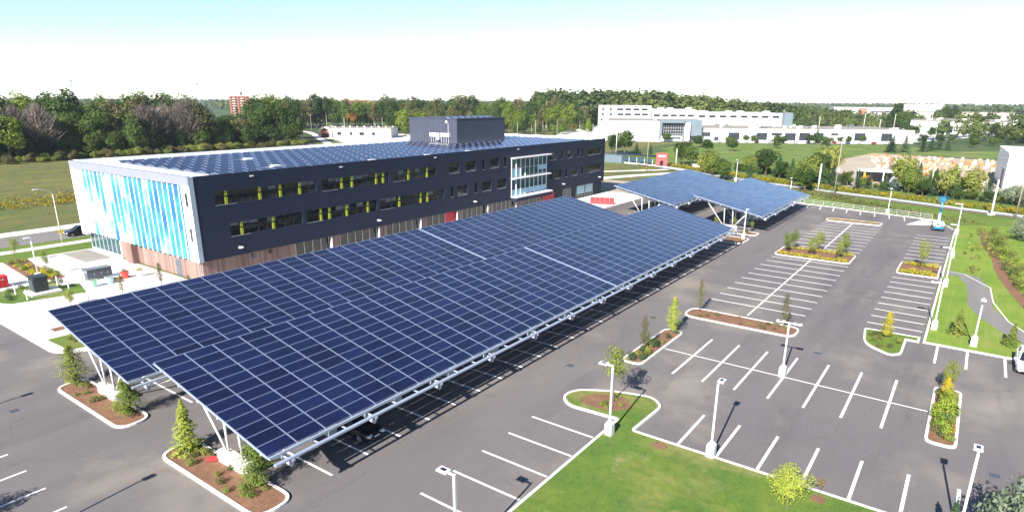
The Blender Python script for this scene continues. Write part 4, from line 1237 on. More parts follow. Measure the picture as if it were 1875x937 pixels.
stuff(bank.build('bank_shrubs', ['leaf_young', 'leaf_olive', 'leaf_forest', 'leaf_lime']), 'leafy shrubs crowding the brown bed along the mown bank', 'shrubs')
for i in range(12): shrub(rt_.choice(['olive', 'green']), 33.8+rt_.uniform(0, 2.8), 90.2+rt_.uniform(0, 1.4), 0.5, 'low plant in the bed behind the coloured planters', 'plants behind the planters', 0.15)

# short turf tufts that roughen the near lawn
tf = MB(); rg = random.Random(77)
LAWN_IN = [(24.5, 18.6), (24.5, 0), (38.9, -6), (38.9, 17.3), (44.0, 17.2), (44.9, 18.3), (44.1, 21.3), (42.5, 23.9), (41, 24.2), (40.0, 23.1), (40.3, 18.6)]
for i in range(26000):
    x, y = rg.uniform(24, 45), rg.uniform(-6, 24.4)
    if not inside(x, y, LAWN_IN): continue
    a = rg.uniform(0, 6.28); h = rg.uniform(0.02, 0.075); w = rg.uniform(0.015, 0.05)
    tf.face([(x-w*math.cos(a), y-w*math.sin(a), 0.10), (x+w*math.cos(a), y+w*math.sin(a), 0.10), (x+rg.uniform(-.03, .03), y+rg.uniform(-.03, .03), 0.10+h)])
stuff(tf.build('lawn_turf', 'turf'), 'short mown turf on the lawn inside the kerbs', 'grass')

# weeds: goldenrod beside the railway and over the meadow
def weeds(name, pts, s, m, label, hh=0.9, n=9):
    mb = MB(); r = random.Random(len(pts))
    for x, y in pts:
        for k in range(n):
            p = Vector((x+r.gauss(0, 0.7), y+r.gauss(0, 0.7), r.uniform(0.1, hh)))
            leaf(mb, p, rvec(r)+Vector((0, 0, 0.8)), s*r.uniform(0.5, 1.2), r)
    o = mb.build(name, m); return stuff(o, label, 'plants')
pts = []
for i in range(len(TRK)-2):
    a = Vector(TRK[i]); e = Vector(TRK[i+1]); t = e-a; n = Vector((t.y, -t.x)).normalized()
    for q in range(int(t.length*4)):
        p = a+t*rt_.random()+n*rt_.uniform(3.6, 8.5); pts.append((p.x, p.y))
weeds('goldenrod', pts, 0.55, 'goldenrod', 'yellow goldenrod growing along the far side of the railway')
pts = [(rt_.uniform(30, 130), 168+abs(rt_.gauss(0, 9))) for i in range(900)]
weeds('meadow_goldenrod', pts, 0.6, 'goldenrod', 'yellow goldenrod drifts across the meadow behind the street', 0.7, 6)
pts = [(rt_.uniform(20, 330), rt_.uniform(150, 292)) for i in range(3500)]
weeds('meadow_weeds', pts, 0.38, 'leaf_meadow', 'tall dry weeds scattered over the meadow before the wood', 0.25, 4)
pts = []
for i in range(500):
    t = rt_.random(); pts.append((150+t*36+rt_.uniform(-2, 7), 2+t*40+rt_.uniform(-6, 1)))
weeds('verge_grass', [p for p in pts if p[0] > 158+(p[1]-5)*0.26], 0.5, 'leaf_meadow', 'long grass on the slope between railing and railway', 0.5, 6)

# the wood behind the meadow ---------------------------------------
FL = {'forest': 'dark green leafy tree in the wood behind the meadow', 'forest_bright': 'bright yellow green tree in the wood behind the meadow', 'forest_olive': 'brownish olive tree in the wood behind the meadow', 'bare': 'bare grey twiggy tree in the wood behind the meadow', 'forest_autumn': 'orange tinged tree in the wood behind the meadow', 'tall_pine': 'tall thin pine standing up out of the wood'}
def wood(spots, grp, lab=FL, seed=1):
    r = random.Random(seed)
    for kind, x, y, h in spots:
        if abs(x/y-0.593) < 0.036: h = min(h, 15.0)      # a lower stretch of the wood
        size = 'low' if h < 16 else ('middling' if h < 22 else 'very tall')
        tree('wood_tree', kind, x, y, h, size+' '+lab[kind], grp, z=-0.06, wide=r.uniform(0.9, 1.25), rnd_=r)
r = random.Random(21)
spots = []
front = ['forest', 'forest_olive', 'bare', 'bare', 'forest_olive', 'forest', 'forest', 'forest_olive', 'bare', 'bare', 'bare', 'forest_olive', 'forest_bright', 'forest_olive', 'forest', 'forest', 'forest', 'forest']
for i in range(24):
    x = 64+i*6.6; spots.append((front[i*3//4], x, 303+r.uniform(-4, 4), r.uniform(18, 23)))
for i in range(17):
    x = 62+i*10; k = r.choice(['forest', 'forest', 'forest', 'forest', 'forest_olive']); spots.append((k, x, 318+r.uniform(-5, 5), r.uniform(23, 28)))
for i in range(18):
    x = 62+i*10.5; spots.append((r.choice(['forest', 'forest', 'forest_bright', 'forest']), x, 340+r.uniform(-6, 6), r.uniform(25, 30 if i < 8 else 28)))
spots += [('forest', 131, 296, 18), ('forest', 137, 299, 16), ('forest_bright', 84, 292, 20), ('forest', 76, 296, 24), ('forest', 90, 326, 27), ('forest', 80, 330, 28)]
wood(spots, 'trees of the meadow wood', seed=4)
# hedge of saplings at the wood's foot, dark undergrowth behind it
for i in range(74):
    x = 58+i*2.1
    t_o = tree('edge_bush', rt_.choice(['park_olive', 'park_olive', 'forest_olive']), x+rt_.uniform(-1, 1), 288+rt_.uniform(-4, 4), rt_.uniform(2.6, 4.6), 'olive green bush at the foot of the meadow wood', 'bushes along the meadow wood', z=-0.4, wide=1.7)
    t_o['category'] = 'bush'
for i in range(34):
    t_o = tree('undergrowth_bush', 'forest', 58+i*4.6+rt_.uniform(-1, 1), 297+rt_.uniform(-2, 3), rt_.uniform(8, 13), 'dark green undergrowth tree inside the meadow wood', 'undergrowth of the meadow wood', z=-0.8, wide=1.4)
# woods beyond the bending road
LB = {k: v.replace('behind the meadow', 'beyond the bending road') for k, v in FL.items()}
LB['tall_pine'] = 'tall thin pine rising above the wood beyond the bending road'
spots = []
for i in range(22):
    t = i/21; x, y = 300+t*110, 478-t*62
    spots.append((r.choice(['forest', 'forest', 'forest_bright', 'forest_olive', 'forest']), x+r.uniform(-3, 3), y+r.uniform(-3, 6), r.uniform(19, 26)))
    spots.append((r.choice(['forest', 'forest', 'forest_bright']), x+14+r.uniform(-3, 3), y+18+r.uniform(-3, 6), r.uniform(22, 27 if i < 12 else 23)))
spots += [('tall_pine', 345, 452, 32), ('tall_pine', 352, 448, 29), ('tall_pine', 331, 470, 30), ('forest_autumn', 318, 455, 15), ('forest_autumn', 366, 432, 15), ('forest_autumn', 262, 420, 14), ('forest', 236, 392, 22), ('forest', 250, 410, 23), ('forest', 222, 372, 22), ('forest', 208, 356, 24)]
wood(spots, 'trees beyond the bending road', LB, 6)
LC = {k: v.replace('behind the meadow', 'behind the office roof') for k, v in FL.items()}
LC['tall_pine'] = 'tall thin pine rising above the wood behind the office roof'
spots = []
for i in range(26):
    t = i/25; x, y = 298+t*112, 318-t*128*0.62
    spots.append((r.choice(['forest_bright', 'forest_olive', 'forest_bright', 'forest', 'tall_pine']), x*1.05+r.uniform(-5, 5), y*1.05+r.uniform(-4, 4), r.uniform(14, 20)))
    spots.append((r.choice(['forest', 'forest_bright', 'forest', 'forest_olive', 'tall_pine']), x*1.22+r.uniform(-6, 6), y*1.22+r.uniform(-6, 6), r.uniform(20, 26)))
    spots.append((r.choice(['forest', 'forest', 'forest_olive']), x*1.36+r.uniform(-6, 6), y*1.36+r.uniform(-6, 6), r.uniform(24, 30)))
spots = [s for s in spots if not (s[1] < 480 and s[2] < 240 and s[1] > 335)]
for i in range(30):
    t = i/29; spots.append((r.choice(['forest_bright', 'forest', 'forest_olive']), (292+t*120)*1.02+r.uniform(-4, 4), (312-t*84)*1.02+r.uniform(-4, 4), r.uniform(7, 12)))
spots = [s for s in spots if not (s[1] < 480 and s[2] < 232 and s[1] > 335)]
wood(spots, 'trees behind the office roof', LC, 7)

# far masses of wood: one object each
def far_wood(name, pts, label, seed, m='leaf_far'):
    mb = MB(); r = random.Random(seed)
    for x, y, h in pts:
        rad = h*r.uniform(0.26, 0.36)
        near = math.hypot(x, y) < 1000; n = 150 if near else 24
        for k in range(n):
            v = rvec(r).normalized()
            p = Vector((x+v.x*rad*r.uniform(0.5, 1)*(1+0.25*math.sin(v.z*7+k%5)), y+v.y*rad*r.uniform(0.5, 1)*(1+0.25*math.cos(v.z*6+k%7)), h*0.52+v.z*h*0.48*r.uniform(0.6, 1)))
            leaf(mb, p, v+rvec(r)*0.7+Vector((0, 0, 0.3)), h*(0.125 if near else 0.34)*r.uniform(0.7, 1.2), r, 0.9)
    o = mb.build(name, m); return stuff(o, label, 'trees')
def ang_pts(a0, a1, d0, d1, n, h0, h1, seed, p=1.0):
    r = random.Random(seed); out = []
    for i in range(n):
        a = R(a0+(a1-a0)*r.random()); dd = d0+(d1-d0)*r.random()**p
        out.append((dd*math.cos(a), dd*math.sin(a), r.uniform(h0, h1)))
    return out
far_wood('distant_wood', [(x, y, h*min(1.0, 0.45+0.55*max(0.0, (math.degrees(math.atan2(y, x))-8.5)/15.5))) for x, y, h in ang_pts(8.5, 34, 640, 770, 620, 24, 36, 31)], 'long dark wood behind the white industrial park', 1)
ok_pts = [p for p in ang_pts(-12, 11.5, 480, 1250, 900, 8, 17, 32) if not (585 < p[0] < 695 and -60 < p[1] < 62) and not (840 < p[0] < 1050 and -100 < p[1] < 175) and not (655 < p[0] < 745 and 120 < p[1] < 180) and not (p[0] < 560 and p[1] > 25)]
far_wood('distant_trees', ok_pts, 'scattered tree belts among the distant warehouses', 2)
far_wood('horizon_trees', ang_pts(-14, 80, 1300, 5200, 3600, 12, 20, 33, 0.8), 'hazy tree cover stretching to the horizon', 3)
# ------------------------------------------------------------------ lamps of the lot
def lot_lamp(x, y, h, heads, label, z=0.0, double=False):
    """heads: direction angles (deg) in which a head points"""
    root = empty('lot_lamp', (x, y, z)); tag(root, label, 'lamp post', 'square lamps of the parking lot')
    b = MB(); b.b2(-0.27, 0.27, -0.27, 0.27, -0.05, 0.88); b.box((0, 0, 0.98), (0.54, 0.54, 0.2), 0, 0, 0.55)
    b.build('concrete_base', 'concrete', root)
    MB().b2(-0.062, 0.062, -0.062, 0.062, 1.07, h).build('pole', 'white_metal', root)
    MB().box((0, 0, 1.1), (0.28, 0.28, 0.04)).build('base_plate', 'steel', root)
    for a in heads:
        c, s = math.cos(R(a)), math.sin(R(a))
        hd = MB(); hd.bar((c*0.08, s*0.08, h-0.07), (c*0.42, s*0.42, h-0.04), 0.09, 0.09)
        hd.box((c*0.72, s*0.72, h-0.03), (0.66, 0.42, 0.11), 0, R(a))
        o = hd.build('lamp_head', 'white_metal', root)
        MB().box((c*0.72, s*0.72, h+0.035), (0.34, 0.2, 0.02), 0, R(a)).build('heat_sink', 'dark_lens', o)
    return root
lot_lamp(37.6, 18.35, 5.45, [90], 'white lamp post where the lawn tip meets the marked bays', 0.10)
lot_lamp(39.1, 11.35, 5.4, [0], 'white lamp post on the lawn kerb in line with the lime green tree', 0.10)
lot_lamp(56.1, 10.8, 5.1, [90, -90], 'double headed white lamp post standing among the painted bays')
lot_lamp(75.1, -2.85, 5.0, [180], 'white lamp post on the corner lawn beside the young pines', 0.09)
lot_lamp(78.4, 0.68, 5.2, [90], 'white lamp post closest to the golden tree on the lot edge', 0.09)
lot_lamp(98.9, 0.63, 5.2, [90], 'white lamp post where the winding path meets the lot', 0.09)
lot_lamp(118.9, 0.65, 5.2, [90], 'white lamp post midway along the mown bank', 0.09)
lot_lamp(141.5, 0.85, 5.6, [90], 'white lamp post next to the blue boom lift', 0.09)
lot_lamp(159.6, 14.0, 5.6, [180], 'white lamp post in the line of the railing')
lot_lamp(112.9, 31.2, 5.2, [0], 'white lamp post on the island between the carports', 0.10)
lot_lamp(20.7, 18.5, 5.4, [90], 'white lamp post beside the open bays at the lawn kerb', 0.10)
lot_lamp(38.9, -2.76, 5.4, [0], 'white lamp post by the silvery shrub tree', 0.10)
lot_lamp(6.0, 38.8, 5.4, [0], 'white lamp post outside the left row of bays')
lot_lamp(5.8, 59.1, 5.4, [0], 'white lamp post outside the left row of bays near the plaza')
lot_lamp(197.2, 58.7, 6.5, [180], 'slim white lamp post behind the short carports')
lot_lamp(166.3, 36.0, 5.6, [180], 'white lamp post at the corner of the short carport')

def street_light(x, y, h, label, a=180):
    root = empty('street_light', (x, y, 0)); tag(root, label, 'street light')
    MB().tube((0, 0, -0.02), (0, 0, h-1.0), 0.13, 0.08, 8).build('pole', 'beige_wall', root, smooth=True)
    c, s = math.cos(R(a)), math.sin(R(a)); m = MB(); pr_ = None
    for k in range(7):
        t = k/6; p = (c*2.0*t**1.3, s*2.0*t**1.3, h-1.0+1.0*math.sin(t*1.5))
        if pr_: m.tube(pr_, p, 0.06, 0.05, 6)
        pr_ = p
    m.build('arm', 'beige_wall', root)
    MB().box((c*2.3, s*2.3, h), (0.75, 0.3, 0.14), 0, R(a)).build('lamp_head', 'white_metal', root)
    return root
sl_ = street_light(39.9, 122.6, 9.15, 'tall curved street light with a yellow plate beside the street')
MB().box((0, -0.15, 1.9), (0.6, 0.03, 0.6), 0, 0).build('yellow_plate', 'yellow', sl_)
w_ = empty('plaza_lamp', (28.75, 99.2, 0.17)); tag(w_, 'white plaza lamp in the yellowish planting bed', 'lamp post')
m = MB(); m.b2(-.3, .3, -.3, .3, 0, 0.8); m.build('concrete_base', 'concrete', w_)
MB().tube((0, 0, 0.8), (0, 0, 5.6), 0.09, 0.07, 8).build('pole', 'white_metal', w_, smooth=True)
MB().box((-0.4, 0, 5.62), (0.7, 0.35, 0.1)).build('lamp_head', 'white_metal', w_)
t_ = empty('sign_post', (28.7, 83.6, 0.12)); tag(t_, 'thin grey post with a small panel on the pale forecourt', 'sign post')
MB().tube((0, 0, 0), (0, 0, 3.6), 0.05, 0.05, 8).build('post', 'galv_pole', t_, smooth=True)
MB().box((0.12, 0, 3.45), (0.4, 0.12, 0.25)).build('panel', 'white_metal', t_)

# plaza furniture ---------------------------------------------------
tr = empty('transformer', (26.6, 91.9, 0.16)); tag(tr, 'dark green transformer cabinet on a concrete pad', 'transformer')
MB().b2(-1.55, 1.7, -1.7, 1.2, 0, 0.22).build('pad', 'concrete', tr)
MB().b2(-0.85, 0.65, -0.75, 0.95, 0.22, 2.0).build('cabinet', 'green_box', tr)
m = MB(); m.b2(-0.92, 0.72, -0.82, 1.02, 2.0, 2.1); m.build('lid', 'green_box', tr)
for y in (-0.4, 0.1, 0.6):
    MB().b2(-0.95, -0.851, y-0.14, y+0.14, 0.5, 1.7).build('cooling_fin', 'grey_box', tr)
MB().b2(-0.05, -0.03, -0.756, -0.751, 0.3, 1.95).build('door_gap', 'cable', tr)
rc = empty('red_container', (24.2, 98.6, 0.12)); tag(rc, 'bright red metal waste container at the edge of the plaza lawn', 'container')
m = MB(); m.b2(-1.3, 0.9, -0.6, 0.9, 0.12, 1.35); m.build('body', 'red', rc)
MB().b2(-1.36, 0.96, -0.66, 0.96, 1.35, 1.45).build('rim', 'red', rc)
for x in (-1.0, -0.4, 0.2, 0.7): MB().b2(x-0.05, x+0.05, -0.68, -0.601, 0.12, 1.35).build('stiffener', 'red', rc)
MB().b2(0.1, 0.5, -0.606, -0.601, 0.95, 1.2).build('white_mark', 'white_metal', rc)
for x in (-1.1, 0.7): MB().b2(x-0.1, x+0.1, -0.5, 0.8, 0, 0.12).build('skid', 'grey_box', rc)
gb = empty('grey_enclosure', (33.7, 93.3, 0.12)); tag(gb, 'long dark grey equipment enclosure behind the coloured planters', 'enclosure')
MB().b2(-1.55, 1.5, -0.65, 0.75, 0, 1.42).build('cabinet', 'grey_box', gb)
MB().b2(-1.62, 1.57, -0.72, 0.82, 1.42, 1.5).build('lid', 'grey_box', gb)
for x in (-0.9, -0.1, 0.7): MB().b2(x-0.015, x+0.015, -0.66, -0.651, 0.05, 1.4).build('door_gap', 'cable', gb)
for x in (-0.75, 0.1, 0.9): MB().b2(x, x+0.08, -0.69, -0.651, 0.7, 0.9).build('handle', 'steel', gb)
for x, y, mm, pl_ in ((31.5, 89.4, 'pot_green', None), (33.45, 89.3, 'pot_blue', None), (35.9, 90.6, 'pot_red', 'olive'), (37.5, 89.9, 'pot_white', 'gold')):
    nm = {'pot_green': 'mint green', 'pot_blue': 'pale blue', 'pot_red': 'red', 'pot_white': 'white'}[mm]
    pt = empty('planter', (x, y, 0.12)); tag(pt, f'round {nm} planter pot on the pale plaza', 'planter')
    b = MB()
    b.tube((0, 0, 0), (0, 0, 0.85), 0.36, 0.5, 16, cap=False); b.tube((0, 0, 0.85), (0, 0, 0.93), 0.54, 0.54, 16, cap=False)
    b.tube((0, 0, 0.93), (0, 0, 0.8), 0.47, 0.45, 16, cap=False)
    b.face([(0.36*math.cos(k*0.3927), 0.36*math.sin(k*0.3927), 0.0) for k in range(16)])
    b.face([(0.54*math.cos(k*0.3927), 0.54*math.sin(k*0.3927), 0.925) for k in range(16)])
    b.build('pot', mm, pt)
    MB().tube((0, 0, 0.8), (0, 0, 0.93), 0.44, 0.44, 14).build('soil', 'mulch', pt)
    if pl_:
        o = put('plant', BUSH[pl_][0], pt, (0, 0, 0.93)); o.scale = (0.9, 0.9, 0.9)
for x, y in ((24.3, 93.2), (24.35, 89.5), (28.9, 93.4), (29.25, 90.9)):
    b = MB(); b.tube((0, 0, 0), (0, 0, 1.2), 0.085, 0.085, 10); b.tube((0, 0, 1.2), (0, 0, 1.27), 0.085, 0.03, 10)
    o = b.build('bollard', 'white_metal', None, (x, y, 0.16)); tag(o, 'white bollard guarding the green transformer', 'bollard', 'bollards round the transformer')
rb = MB()
rb.tube((0, 0, 0.13), (0.55, -0.5, 0.13), 0.13, 0.13, 10); rb.tube((0.1, 0.1, 0.16), (0.6, -0.4, 0.17), 0.12, 0.11, 10)
tag(rb.build('red_bundle', 'red', None, (18.2, 38.4, 0.10)), 'red rolled bundle lying on the bark mulch under the carport', 'bundle')
for i, (x, y) in enumerate(((131.4, 71.8), (131.8, 70.75), (132.2, 69.7), (132.6, 68.65), (133.0, 67.6))):
    prf = [(-0.30, 0), (0.30, 0), (0.28, 0.2), (0.12, 0.38), (0.1, 1.05), (-0.1, 1.05), (-0.12, 0.38), (-0.28, 0.2)]
    b = MB()
    n = len(prf)
    b.v = [(-0.75, y_, z_) for y_, z_ in prf]+[(0.75, y_, z_) for y_, z_ in prf]
    for k in range(n): b.f.append((k, (k+1) % n, n+(k+1) % n, n+k)); b.m.append(0)
    b.f += [tuple(range(n))[::-1], tuple(range(n, 2*n))]; b.m += [0, 0]
    o = b.build('barrier', 'red', None, (x, y, 0.12), math.atan2(-4.2, 1.6)); o.scale = (0.7, 1.2, 1.45)
    tag(o, 'red plastic traffic barrier standing at the office corner', 'barrier', 'red barriers by the office')

for x, y in ((46.8, 27.2), (63.8, 9.4), (64.0, 26.6), (13.2, 57.6), (12.4, 33.0), (98, 9.6), (48.0, -4.5)):
    dm = MB(); dm.b2(-0.32, 0.32, -0.32, 0.32, 0.0, 0.012)
    dg = dm.build('drain_grate', 'grey_box', None, (x, y, 0.001))
    tag(dg, 'dark square drain grate set in the asphalt', 'drain grate', 'drain grates of the lot')
    for k in range(5): MB().b2(-0.27, 0.27, -0.25+k*0.11, -0.21+k*0.11, 0.012, 0.016).build('slot', 'rubber', dg)

# railing along the lot edge ---------------------------------------
ra, re_ = Vector((163.6, 34.2)), Vector((156.4, 5.6))
rl = empty('railing', (ra.x, ra.y, 0)); tag(rl, 'white tubular railing along the slope at the lot end', 'railing')
t = re_-ra; L_ = t.length; t.normalize(); n_ = 13
for k in range(n_+1):
    p = t*(L_*k/n_)
    MB().tube((p.x+0.3, p.y, -0.05), (p.x+0.3, p.y, 1.15), 0.022, 0.022, 6).build('post', 'white_metal', rl)
for z in (0.45, 0.8, 1.15):
    p = t*L_
    MB().tube((0.3, 0, z), (p.x+0.3, p.y, z), 0.022, 0.022, 6).build('rail', 'white_metal', rl)

# ------------------------------------------------------------------ vehicles
WH = {}
def wheel(parent, x, y, r=0.33, w=0.22):
    if not WH:
        a = MB(); a.tube((0, -0.5, 0), (0, 0.5, 0), 1, 1, 18); WH['t'] = a.mesh('tyre', ['rubber'])
        b = MB(); b.tube((0, -0.52, 0), (0, 0.52, 0), 0.62, 0.62, 14); WH['r'] = b.mesh('rim', ['rim'])
    e = bpy.data.objects.new('wheel', WH['t']); C.objects.link(e); e.parent = parent
    e.location = (x, y, r); e.scale = (r, w, r)
    put('rim', WH['r'], e)
def car(x, y, rz, paint, label, group=None, suv=False, z=0.0, detail=True):
    """a saloon or estate, front towards local +X"""
    root = empty('car', (x, y, z), rz); tag(root, label, 'car', group)
    zt = 1.68 if suv else 1.46
    # stations along the length: (x, half width, sill z, shoulder z)
    stn = [(-2.25, 0.72, 0.42, 0.80), (-2.12, 0.82, 0.30, 0.95), (-1.6, 0.89, 0.25, 0.98), (-0.6, 0.91, 0.23, 0.95), (0.6, 0.91, 0.23, 0.93), (1.25, 0.89, 0.24, 0.88), (1.85, 0.84, 0.26, 0.78), (2.15, 0.74, 0.32, 0.66), (2.24, 0.62, 0.40, 0.58)]
    if suv: stn = [(a, b, c, d*1.12) for a, b, c, d in stn]
    mb = MB(); n = 8
    for xx, hw, z0, z1 in stn:
        zm = z0+(z1-z0)*0.55
        for yy, zz in ((-hw*0.9, z0), (-hw, z0+(zm-z0)*0.5), (-hw, zm), (-hw*0.93, z1), (hw*0.93, z1), (hw, zm), (hw, z0+(zm-z0)*0.5), (hw*0.9, z0)):
            mb.v.append((xx, yy, zz))
    for i in range(len(stn)-1):
        for k in range(n):
            a, b = i*n+k, i*n+(k+1) % n
            mb.f.append((a, b, b+n, a+n)); mb.m.append(0)
    mb.f.append(tuple(range(n))); mb.m.append(0)
    mb.f.append(tuple((len(stn)-1)*n+k for k in range(n))[::-1]); mb.m.append(0)
    # arches left dark by the tyres standing proud; roof and pillars
    zb = 0.93*(1.12 if suv else 1)
    xb, xrb, xrf, xf = (-2.15, -1.75, 0.1, 1.0) if suv else (-1.95, -1.15, 0.15, 1.15)
    rf_ = MB(); 
    rf_.prism([(xrb, -0.60), (xrf, -0.60), (xrf, 0.60), (xrb, 0.60)], zt-0.06, zt)
    for (a, b) in ((xrf, xf), (xrb, xb)):
        for s in (-1, 1):
            rf_.bar((a, s*0.61, zt-0.04), (b, s*0.78, zb-0.02), 0.09, 0.07)
    for s in (-1, 1):
        rf_.bar((-0.45, s*0.63, zt-0.05), (-0.45, s*0.80, zb-0.01), 0.1, 0.05)
        rf_.bar((xrb, s*0.60, zt-0.04), (xrf, s*0.60, zt-0.04), 0.06, 0.08)
    body = mb.build('body', paint, root)
    rf_.build('roof', paint, root)
    gl = MB()
    lo = [(xb+0.06, -0.76), (xf-0.06, -0.76), (xf-0.06, 0.76), (xb+0.06, 0.76)]; hi = [(xrb+0.02, -0.58), (xrf-0.02, -0.58), (xrf-0.02, 0.58), (xrb+0.02, 0.58)]
    i = 0
    gl.v = [(a, b, zb-0.03) for a, b in lo]+[(a, b, zt-0.065) for a, b in hi]
    names = ['side_window', 'windscreen', 'side_window', 'rear_window']
    for k in range(4):
        q = MB(); q.face([gl.v[k], gl.v[(k+1) % 4], gl.v[4+(k+1) % 4], gl.v[4+k]])
        q.build(names[k], 'car_glass', root)
    for xx in (-1.38, 1.38):
        for s in (-1, 1): wheel(root, xx, s*0.80)
    if detail:
        for s in (-1, 1):
            MB().box((2.12, s*0.56, 0.62*(1.1 if suv else 1)), (0.24, 0.34, 0.15), 0, -s*0.35).build('headlight', 'lamp_glass', root)
            MB().box((-2.16, s*0.62, 0.80*(1.1 if suv else 1)), (0.16, 0.28, 0.16), 0, s*0.25).build('tail_light', 'tail_red', root)
            MB().box((0.78, s*1.0, zb+0.06), (0.16, 0.2, 0.14)).build('mirror', paint, root)
            for xx in (-0.35, 0.55):
                MB().box((xx, s*0.905, 0.78*(1.1 if suv else 1)), (0.2, 0.03, 0.035)).build('door_handle', 'rim', root)
        MB().box((2.245, 0, 0.50), (0.02, 0.5, 0.12)).build('number_plate', 'white_metal', root)
        MB().box((2.225, 0, 0.40), (0.06, 1.0, 0.14)).build('grille', 'rubber', root)
    return root
car(26.9, 33.55, R(-90), 'black_paint', 'black car parked in the shade under the low carport edge')
car(71.3, -6.95, R(180), 'white_paint', 'white car parked against the corner lawn kerb', suv=True)
car(44.3, 127.4, R(180), 'black_paint', 'dark car on the street beside the blue end wall', suv=True, z=-0.02)

# boom lift
bl = empty('boom_lift', (144.2, 4.0, 0.02), 0.15); tag(bl, 'blue articulated boom lift parked at the lot corner', 'boom lift')
for sx in (-0.95, 0.95):
    for sy in (-0.85, 0.85):
        wheel(bl, sx, sy, 0.42, 0.32)
m = MB(); m.b2(-1.25, 1.25, -0.62, 0.62, 0.35, 0.75); m.box((-1.3, 0, 0.62), (0.2, 1.5, 0.34)); m.build('chassis', 'lift_blue', bl)
m = MB(); m.tube((0, 0, 0.75), (0, 0, 0.9), 0.5, 0.5, 14); m.box((0.15, 0.62, 1.25), (1.9, 0.5, 0.7)); m.box((0.15, -0.62, 1.25), (1.9, 0.5, 0.7)); m.box((0.7, 0, 1.2), (0.8, 0.8, 0.6)); m.build('turntable', 'white_metal', bl)
m = MB(); m.bar((-0.6, 0, 1.25), (0.35, 0, 3.3), 0.34, 0.34); m.bar((0.35, 0.0, 3.3), (-0.25, 0, 4.3), 0.3, 0.3); m.bar((-0.25, 0, 4.3), (0.35, 0, 5.4), 0.26, 0.26)
m.build('boom', 'lift_blue', bl)
MB().tube((-0.1, 0.2, 1.4), (0.3, 0.2, 3.0), 0.07, 0.07, 8).build('lift_cylinder', 'steel', bl)
k_ = MB(); k_.b2(0.1, 1.0, -0.75, 0.75, 5.35, 5.42)
for z in (5.9, 6.3):
    for a, b_ in (((0.1, -0.75), (1.0, -0.75)), ((1.0, -0.75), (1.0, 0.75)), ((1.0, 0.75), (0.1, 0.75)), ((0.1, 0.75), (0.1, -0.75))):
        k_.tube((*a, z), (*b_, z), 0.035, 0.035, 6)
for a in ((0.1, -0.75), (1.0, -0.75), (1.0, 0.75), (0.1, 0.75)): k_.tube((*a, 5.4), (*a, 6.3), 0.035, 0.035, 6)
k_.box((0.12, 0, 5.85), (0.12, 0.8, 0.7)); k_.build('basket', 'lift_blue', bl)

# ------------------------------------------------------------------ background buildings
O_ = Vector((372.0, 163.0)); EV = (Vector((435.0, 49.0))-O_).normalized(); NV = Vector((EV.y, -EV.x))
if NV.dot(Vector((-1, -0.5))) < 0: NV = -NV
ROT = math.atan2(EV.y, EV.x)
def block(root, name, t0, t1, d0, d1, z0, z1, m, roofm=None):
    """box in the industrial frame: t along the front, d = metres behind it (local +Y is behind)"""
    b = MB().b2(t0, t1, d0, d1, z0, z1)
    if roofm: b.m[1] = 1
    return b.build(name, [m, roofm] if roofm else m, root)
ip = empty('industrial_building', (O_.x, O_.y, 0), ROT)
tag(ip, 'long white single storey industrial building with square dark windows and grey entrance', 'building')
block(ip, 'wall', -27, 3, 0.5, 60, 0, 11.4, 'white_wall', 'roof_grey')
block(ip, 'wall', 27.4, 149, 0, 58, 0, 7.4, 'white_wall', 'roof_grey')
block(ip, 'parapet', 27.4, 149, -0.12, -0.001, 6.7, 7.55, 'beige_wall')
en = block(ip, 'entrance_block', 3.0, 27.4, -5, 20, 0, 12.3, 'grey_blue', 'roof_grey')
block(ip, 'entrance_fascia', 2.8, 17.2, -7.5, -5.01, 10.6, 12.5, 'grey_blue')
block(ip, 'entrance_fin', 2.8, 4.0, -7.4, -5.01, 0, 10.6, 'grey_blue')
block(ip, 'entrance_fin', 17.4, 20.4, -7.4, -5.01, 0, 10.6, 'cream')
gl_ = block(ip, 'entrance_glass', 5.0, 16.8, -5.08, -5.002, 0.3, 10.3, 'far_window')
for i in range(9): block(gl_, 'mullion', 5.2+1.4*i, 5.29+1.4*i, -5.16, -5.09, 0.3, 10.3, 'galv_pole')
for z in (3.4, 4.2, 5.9, 7.6, 9.2): block(gl_, 'transom', 5.0, 16.8, -5.15, -5.085, z, z+0.1, 'galv_pole')
block(ip, 'window', 21, 26.8, -5.06, -5.002, 0.8, 3.2, 'far_window')
for t0, t1, z0, z1 in ((44.1, 50.6, 1.0, 5.2), (60.6, 66.6, 1.0, 5.2), (69, 75, 3.8, 5.2), (76.8, 83, 1.0, 5.2), (85, 91, 1.0, 5.4), (93, 98.7, 1.0, 5.4), (102.9, 106.9, 4.2, 5.4), (116.2, 122.2, 1.2, 5.6), (131, 136.9, 1.2, 5.6), (29, 33.5, 2.8, 5.2), (36, 38.5, 0.2, 2.6)):
    wv = block(ip, 'window', t0, t1, -0.05, -0.002, z0, z1, 'far_window')
    nn = max(2, int((t1-t0)/1.5))
    for i in range(1, nn): block(wv, 'mullion', t0+(t1-t0)*i/nn-0.04, t0+(t1-t0)*i/nn+0.04, -0.1, -0.051, z0, z1, 'grey_box')
    for q in (1/3, 2/3):
        if z1-z0 > 2: block(wv, 'transom', t0, t1, -0.098, -0.052, z0+(z1-z0)*q-0.04, z0+(z1-z0)*q+0.04, 'grey_box')
rr = random.Random(8)
for i in range(26):
    t0 = rr.uniform(32, 142); d0 = rr.uniform(6, 52); s = rr.uniform(1.2, 3.5)
    block(ip, 'roof_unit', t0, t0+s, d0, d0+s*0.8, 7.4, 7.4+rr.uniform(0.8, 1.7), rr.choice(['white_metal', 'grey_box', 'galv_pole', 'white_metal']))
